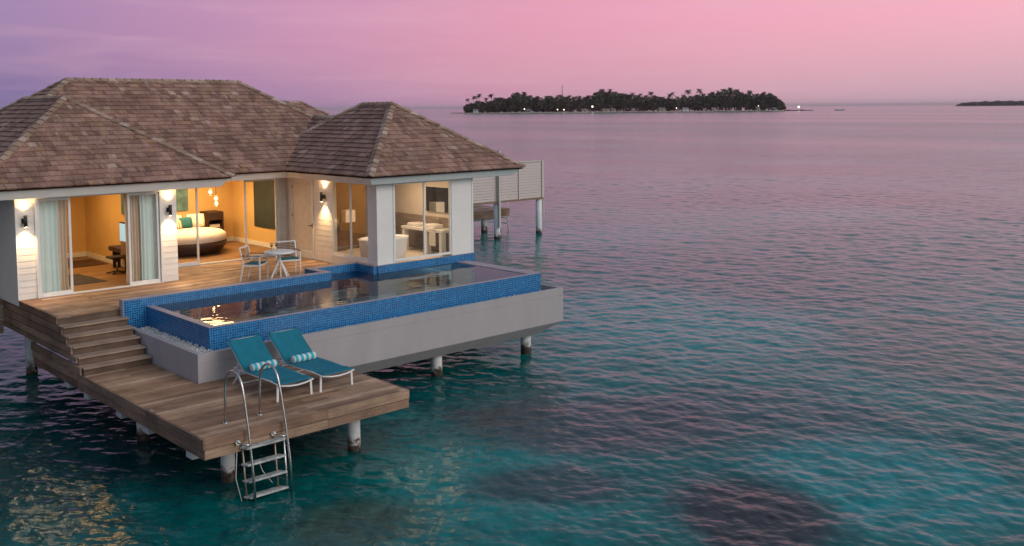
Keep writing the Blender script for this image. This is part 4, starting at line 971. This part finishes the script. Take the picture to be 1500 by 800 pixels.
# ------------------------------------------------------------------ the far island
A = Vector((804.5, 953.1, WZ)); B = Vector((1182.4, 735.9, WZ)); AB = B-A; Lsh = AB.length; dv = AB.normalized(); away = Vector((-dv.y, dv.x, 0))
if away.dot(Vector((1, 1, 0))) < 0: away = -away
prof = [(683, 153), (687, 146), (697, 146), (700, 148), (705, 150), (715, 147), (728, 143), (745, 143), (757, 135), (772, 136), (780, 141), (800, 142), (815, 140), (835, 141), (850, 142), (866, 139), (878, 131), (893, 132), (905, 136), (920, 138), (945, 140), (960, 141), (985, 143), (1000, 142), (1010, 139), (1020, 140), (1035, 137), (1050, 134), (1062, 133), (1080, 132), (1095, 134), (1105, 139), (1115, 135), (1125, 137), (1135, 142), (1143, 147), (1148, 160)]
def ht(px):
    for (a, ya), (b, yb) in zip(prof[:-1], prof[1:]):
        if a <= px <= b: y = ya+(yb-ya)*(px-a)/(b-a); break
    else: y = 160
    base_y = 166.5-4*(px-683)/463
    w_ = 1247-(1247-1390)*(px-683)/463*0
    return y, base_y
def shore(px, back=0):
    # point on the shore line that stands at the given bearing from the camera
    cxx = (px-750)/FPX; d_ = (fwd+rt*cxx); d_.z = 0
    # intersect with the line A + t*dv (+ back)
    P0 = A+away*back; den = d_.x*dv.y-d_.y*dv.x; t_ = (P0.x*dv.y-P0.y*dv.x)/den
    return Vector((d_.x*t_, d_.y*t_, WZ))
def tree_h(px):
    y, by = ht(px); P = shore(px, 20); w_ = P.dot(fwd); return max(3., (by-1.5-y)/FPX*w_)
def island():
    m = MB(); n = 60; top = []; bot = []
    pts = []
    for i in range(n+1): px = 676+(1180-676)*i/n; pts.append(shore(px, -4+2*math.sin(i*.9)))
    back = [p+away*(90+20*math.sin(i*.4)) for i, p in enumerate(pts)]
    ring = pts+back[::-1]
    b = len(m.v); m.v += [Vector((p.x, p.y, WZ-1)) for p in ring]; c = sum((p for p in ring), Vector())/len(ring)
    m.v += [Vector((p.x, p.y, 0))+(Vector((c.x-p.x, c.y-p.y, 0)).normalized()*3)+Vector((0, 0, WZ+.9)) for p in ring]
    k_ = len(ring)
    for i in range(k_): j = (i+1) % k_; m.face((b+i, b+j, b+k_+j, b+k_+i))
    m.face([b+k_+i for i in range(k_)])
    o = m.build('island_ground', 'sand'); tag(o, kind='structure')
island()
def leaf_mass(m, c, rx, ry, rz, n, size):
    for _ in range(n):
        u = random.uniform(-1, 1); a = random.uniform(0, 6.283); q = math.sqrt(1-u*u); rr_ = random.uniform(.72, 1.04)
        p = Vector((c[0]+rx*rr_*q*math.cos(a), c[1]+ry*rr_*q*math.sin(a), c[2]+rz*rr_*u)); s_ = size*random.uniform(.5, 1.3)
        t1 = Vector((random.uniform(-1, 1), random.uniform(-1, 1), random.uniform(-1, 1))).normalized(); t2_ = t1.cross(Vector((random.uniform(-1, 1), random.uniform(-1, 1), random.uniform(-1, 1)))).normalized()
        b = len(m.v); m.v += [p-t1*s_, p+t2_*s_*.6, p+t1*s_, p-t2_*s_*.6]; m.face((b, b+1, b+2, b+3))
def forest():
    m = MB()
    for i in range(1300):
        px = random.uniform(684, 1146); bk = random.uniform(4, 70); P = shore(px, bk); h_ = tree_h(px)*random.uniform(.62, .98)
        if px < 700: h_ *= .8
        rx = random.uniform(3, 5.5)
        leaf_mass(m, (P.x, P.y, WZ+.9+h_*.62), rx, rx, h_*.40, 46, 1.3)
        if i % 3 == 0: leaf_mass(m, (P.x, P.y, WZ+.9+h_*.28), rx, rx, h_*.26, 30, 1.3)
    o = m.build('island_forest', 'leaf_broad'); tag(o, 'dark mass of trees covering the far island', 'forest', kind='stuff')
forest()
def palm_proto(h_, seed):
    random.seed(seed)
    t = empty('palm_tree', (0, 0, 0), '', 'palm tree', 'palms standing above the far island forest')
    m = MB(); bx_, by_ = random.uniform(-1.6, 1.6), random.uniform(-1.6, 1.6)
    pts = [(bx_*v*v, by_*v*v, h_*v) for v in (0, .25, .5, .75, 1)]; m.tube(pts, [.32, .24, .2, .18, .16], 6); m.build('trunk', 'trunk', t)
    m = MB(); c = Vector(pts[-1])
    for k_ in range(20):
        a = k_*2*math.pi/20+random.uniform(-.15, .15); el = random.uniform(-.5, 1.1); ln = random.uniform(3.6, 4.6)
        d_ = Vector((math.cos(a), math.sin(a), 0)); prev = None; nseg = 6
        for q in range(nseg+1):
            v = q/nseg; p = c+d_*(ln*v*math.cos(el*.6)) + Vector((0, 0, ln*(v*math.sin(el)-.62*v*v))); wd = .75*math.sin(math.pi*(v*.85+.12)); sd_ = Vector((-d_.y, d_.x, 0))*wd
            ring = (p-sd_-Vector((0, 0, wd*.55)), p, p+sd_-Vector((0, 0, wd*.55)))
            if prev:
                b = len(m.v); m.v += list(prev)+list(ring); m.face((b, b+1, b+4, b+3)); m.face((b+1, b+2, b+5, b+4))
            prev = ring
    m.build('crown', 'leaf_palm', t); return t
protos = [palm_proto(20, 3), palm_proto(18, 4), palm_proto(21, 5), palm_proto(19, 8)]; used = [False]*4
palms = [(687, 143, 5), (694, 139, 12), (702.5, 136, 12), (713, 142, 10), (721, 136, 12), (733, 141, 14), (788, 140, 12), (802, 139, 10), (818, 137.5, 12), (834, 138, 14), (848, 139, 10), (864, 138, 10), (908, 135, 15), (916, 136, 10), (925, 134, 12), (940, 135.5, 10), (952, 132.5, 14), (959, 138, 10), (980, 136, 12), (986, 133.5, 10), (1000, 137, 12), (1010, 129.5, 14), (1024, 128.5, 26), (1041, 136, 12), (1054, 133, 10), (1061.5, 128, 14), (1070, 126.5, 16), (1076, 129, 10), (1097, 130.5, 12), (1104, 136, 10), (1118, 134, 14), (1125, 135, 10), (1135, 139, 8), (1141, 144, 8)]
words = ['thin', 'leaning', 'bushy', 'tall', 'ragged', 'spreading']
for i, (px, py, bk) in enumerate(palms):
    q = i % 4; o = protos[q] if not used[q] else copy_tree(protos[q]); used[q] = True
    P = shore(px, bk); w_ = P.dot(fwd); base_y = 166.5-4*(px-683)/463; H_ = (base_y-1-py)/FPX*w_
    s_ = H_/ (22.5, 20.5, 23.5, 21.5)[q]; s_ = max(.5, min(s_, 1.6)); o.scale = (max(s_, .8),)*2+(s_,); o.location = (P.x, P.y, WZ+.8); o.rotation_euler.z = i*1.7
    place = 'at the left tip of the far island' if px < 706 else 'near the left end of the far island' if px < 740 else 'left of the island centre' if px < 870 else 'by the middle of the far island' if px < 965 else 'right of the island centre' if px < 1050 else 'near the right end of the far island'
    o['label'] = '%s palm %s, number %d from the left' % (words[i % 6], place, i+1)
random.seed(23)
for i in range(110):
    px = random.uniform(690, 1142); bk = random.uniform(6, 40); o = copy_tree(protos[i % 4]); P = shore(px, bk); H_ = tree_h(px)*random.uniform(.93, 1.10)+1.2
    s_ = max(.4, H_/(22.5, 20.5, 23.5, 21.5)[i % 4]); o.scale = (1.0, 1.0, s_); o.location = (P.x, P.y, WZ+.8); o.rotation_euler.z = random.uniform(0, 6.28)
    o['label'] = 'palm crown in the unbroken tree line of the far island'; o['group'] = 'palms within the island tree line'
random.seed(11)
def broad(px, py, bk, rx, mat, lab):
    P = shore(px, bk); w_ = P.dot(fwd); base_y = 166.5-4*(px-683)/463; H_ = (base_y-1-py)/FPX*w_
    t = empty('broadleaf_tree', (P.x, P.y, WZ+.8), lab, 'tree', 'broadleaf trees rising over the island forest')
    m = MB(); m.tube([(P.x, P.y, WZ+.8), (P.x+.5, P.y, WZ+H_*.5), (P.x, P.y+.5, WZ+H_*.8)], [.7, .5, .25], 7)
    for k_ in range(5): a = k_*1.3; m.tube([(P.x+.3, P.y, WZ+H_*.45), (P.x+rx*.6*math.cos(a), P.y+rx*.6*math.sin(a), WZ+H_*.78)], [.3, .1], 5)
    m.build('trunk', 'trunk', t)
    m = MB()
    for k_ in range(16):
        a = random.uniform(0, 6.28); q = random.uniform(0, .75)*rx; z_ = H_*(.78-.28*(q/rx)**2)*random.uniform(.88, 1.0)
        leaf_mass(m, (P.x+q*math.cos(a), P.y+q*math.sin(a), WZ+z_), rx*.36, rx*.36, H_*.14, 80, .9)
    m.build('crown', mat, t)
broad(758, 136, 14, 9, 'leaf_light', 'wide domed pale tree on the left half of the island')
broad(771, 136.5, 14, 8, 'leaf_light', 'domed pale tree touching the wide domed one on its right')
broad(746, 141, 10, 7, 'leaf_broad', 'lower dark tree left of the wide domed one')
broad(877, 133, 22, 8, 'leaf_light', 'pale bushy tree left of the highest crown on the island')
broad(891, 129.5, 22, 9, 'leaf_light', 'highest pale crown left of the middle of the island')
broad(1036, 137, 10, 7, 'leaf_broad', 'dark round tree right of the lone tall palm')
broad(1085, 131, 10, 8, 'leaf_broad', 'big dark tree below the right-hand palms')
broad(1115, 134, 10, 7, 'leaf_broad', 'dark tree near the right end of the island')
broad(1130, 139, 8, 7, 'leaf_broad', 'sloping dark tree at the right end of the island')
def hut(px, w_, h_, mat, lab, bk=-1):
    P = shore(px, bk); t = empty('beach_house', (P.x, P.y, WZ+.8), lab, 'house', 'small houses along the island shore')
    def loc(a, b, z): v = P+dv*a+away*b; return (v.x, v.y, WZ+.8+z)
    m = MB(); m.hexa([loc(-w_/2, 0, 0), loc(w_/2, 0, 0), loc(w_/2, 5, 0), loc(-w_/2, 5, 0), loc(-w_/2, 0, h_), loc(w_/2, 0, h_), loc(w_/2, 5, h_), loc(-w_/2, 5, h_)]); m.build('wall', mat, t)
    m = MB(); b = 0; m.v += [Vector(loc(-w_/2-.5, -.6, h_+.02)), Vector(loc(w_/2+.5, -.6, h_+.02)), Vector(loc(w_/2+.5, 5.6, h_+.02)), Vector(loc(-w_/2-.5, 5.6, h_+.02)), Vector(loc(-w_/2-.3, 2.5, h_+1.8)), Vector(loc(w_/2+.3, 2.5, h_+1.8))]
    for f_ in ((0, 1, 5, 4), (2, 3, 4, 5), (1, 2, 5), (3, 0, 4), (3, 2, 1, 0)): m.face(f_)
    m.build('roof', 'hut_roof', t)
    m = MB(); m.hexa([loc(-.6, -.05, 0), loc(.6, -.05, 0), loc(.6, 0.05, 0), loc(-.6, .05, 0), loc(-.6, -.05, 2), loc(.6, -.05, 2), loc(.6, .05, 2), loc(-.6, .05, 2)]); m.build('door', 'dark_wood', t)
hut(698, 6, 3, 'boat_white', 'small white house at the left tip of the island'); hut(775, 6, 2.5, 'hut_teal', 'small teal-sided house right of a lamp on the left half of the island')
hut(857, 8, 2.5, 'hut_wall', 'low house left of the brightest island lamp'); hut(888, 9, 2.5, 'hut_wall', 'low house right of the brightest island lamp'); hut(899, 6, 2.5, 'hut_wall', 'low house in the middle of the island shore')
hut(970, 9, 3, 'hut_wall', 'pale-roofed house right of the island middle'); hut(1004, 8, 3.2, 'boat_white', 'whitish house below the lone tall palm'); hut(1045, 5, 3, 'hut_wall', 'small tan hut under the right-hand palms'); hut(1110, 5, 3, 'hut_wall', 'small house near a reddish lamp at the right'); hut(1134, 5, 2.2, 'hut_teal', 'turquoise hut at the right tip of the island', -3)
def far_lamp(px, py, r_, lab, bk=-3):
    P = shore(px, bk); w_ = P.dot(fwd); base_y = 166.5-4*(px-683)/463; z_ = (base_y-py)/FPX*w_
    t = empty('shore_lamp', (P.x, P.y, WZ), lab, 'lamp', 'lamps along the island shore')
    m = MB(); m.tube([(P.x, P.y, WZ), (P.x, P.y, WZ+z_)], .12, 6); m.build('post', 'trunk', t)
    m = MB(); m.lathe((P.x, P.y, WZ+z_), [(r_*.4, -r_), (r_, -r_*.3), (r_, r_*.3), (r_*.4, r_)], 10); m.build('lamp_head', 'far_lamp', t)
far_lamp(768.8, 159.7, .6, 'lone shore lamp on the left half of the island'); far_lamp(817, 160.6, .55, 'left lamp of the close pair on the island shore'); far_lamp(826.5, 160.8, .6, 'right lamp of the close pair on the island shore'); far_lamp(868, 156.2, .9, 'brightest lamp in front of the island trees'); far_lamp(990.5, 158.5, .5, 'faint shore lamp right of the island middle'); far_lamp(1110, 155, .4, 'faint lamp near the right end of the island'); far_lamp(1168.8, 156.8, 1.2, 'bright harbour lamp right of the island tip', -6)
P = shore(824, 60); w_ = P.dot(fwd); m = MB()
for a in (0, 2.1, 4.2): m.tube([(P.x+1.3*math.cos(a), P.y+1.3*math.sin(a), WZ), (P.x+.15*math.cos(a), P.y+.15*math.sin(a), WZ+(165-124)/FPX*w_)], .16, 5)
for z_ in range(4, 34, 4):
    for a in (0, 2.1, 4.2):
        q = 1.3*(1-z_/36); m.tube([(P.x+q*math.cos(a), P.y+q*math.sin(a), WZ+z_), (P.x+q*math.cos(a+2.1), P.y+q*math.sin(a+2.1), WZ+z_+2)], .08, 4)
tag(m.build('radio_mast', 'trunk'), 'thin lattice radio mast rising over the island trees', 'mast')
# breakwater and boats
bw = MB()
for i in range(260):
    px = random.uniform(1148, 1183); P = shore(px, -8+random.uniform(-2, 2)); s_ = random.uniform(.3, 1.1)
    if 1152 < px < 1156 or 1172 < px < 1175: s_ *= 1.5
    leaf_mass(bw, (P.x, P.y, WZ+.2), s_, s_, s_*.7, 12, s_*.8)
tag(bw.build('breakwater', 'rock'), 'low rock breakwater running out from the right island tip', 'breakwater')
def boat(px, ln, hull, cab, lab, bk=-10):
    P = shore(px, bk); t = empty('boat', (P.x, P.y, WZ), lab, 'boat', 'boats beside the far island')
    def loc(a, b, z): v = P+dv*a+away*b; return Vector((v.x, v.y, WZ+z))
    m = MB(); st_ = [(-.5, .85, .75), (-.25, 1., .7), (.1, 1., .75), (.35, .7, .95), (.5, .06, 1.3)]
    rings = []
    for a, w1, z1 in st_:
        b = len(m.v); m.v += [loc(a*ln, -w1*ln*.12, z1*ln*.085), loc(a*ln*.96, -w1*ln*.08, -.4), loc(a*ln*.96, w1*ln*.08, -.4), loc(a*ln, w1*ln*.12, z1*ln*.085)]; rings.append(b)
    for r0_, r1_ in zip(rings[:-1], rings[1:]):
        for q in range(4): m.face((r0_+q, r1_+q, r1_+(q+1) % 4, r0_+(q+1) % 4))
    m.face([rings[0]+q for q in range(4)]); m.build('hull', hull, t)
    m = MB(); h0 = ln*.06
    m.hexa([loc(-.25*ln, -ln*.07, h0), loc(.15*ln, -ln*.07, h0), loc(.15*ln, ln*.07, h0), loc(-.25*ln, ln*.07, h0), loc(-.23*ln, -ln*.06, h0+ln*.1), loc(.08*ln, -ln*.06, h0+ln*.1), loc(.08*ln, ln*.06, h0+ln*.1), loc(-.23*ln, ln*.06, h0+ln*.1)]); m.build('cabin', cab, t)
    m = MB(); m.tube([loc(-.1*ln, 0, h0+ln*.1), loc(-.1*ln, 0, h0+ln*.2)], .08, 5); m.build('mast', 'boat_white', t)
boat(1228.5, 15, 'boat_hull', 'boat_white', 'dark motor boat lying far right of the island', -14)
boat(1187, 8, 'boat_hull', 'boat_hull', 'low dark boat at the end of the breakwater', -10)
# second island
def island2():
    D = 4200.; m = MB(); g = MB()
    def at(px, dd=0): d_ = (fwd+rt*((px-750)/FPX)); d_.z = 0; return d_/d_.dot(fwd)*(D+dd)
    for i in range(700):
        px = random.uniform(1402, 1545); u = (px-1402)/143; e_ = min(1, (px-1401)/10)**.5
        h_ = (5.5+3.2*math.sin(u*math.pi)+.7*math.sin(px*.35))*e_*random.uniform(.75, 1.05)*D/FPX*.78; P = at(px, random.uniform(0, 120))
        leaf_mass(m, (P.x, P.y, WZ+h_*.5), 11, 11, h_*.52, 34, 4.5)
    o = m.build('distant_forest', 'leaf_broad'); tag(o, 'dark wooded low island far off at the right edge', 'forest', kind='stuff')
    ring = [at(1396, -30), at(1470, -60), at(1550, -30), at(1550, 200), at(1396, 200)]
    g.prism([(p.x, p.y) for p in ring], WZ-1, WZ+1.2); tag(g.build('distant_ground', 'sand'), kind='structure')
island2()

# ------------------------------------------------------------------ evening haze
def haze():
    m = bpy.data.materials.new('haze'); m.use_nodes = True; nt = m.node_tree; nt.nodes.clear()
    v = N(nt, 'ShaderNodeVolumePrincipled'); v.inputs['Color'].default_value = (.95, .80, .86, 1); v.inputs['Density'].default_value = .00004; v.inputs['Anisotropy'].default_value = .1
    out = N(nt, 'ShaderNodeOutputMaterial'); nt.links.new(v.outputs[0], out.inputs['Volume']); MATS['haze'] = m
    b = MB(); b.box(-46000, 46000, -46000, 46000, WZ-6, 62); tag(b.build('haze', 'haze'), kind='stuff')
haze()
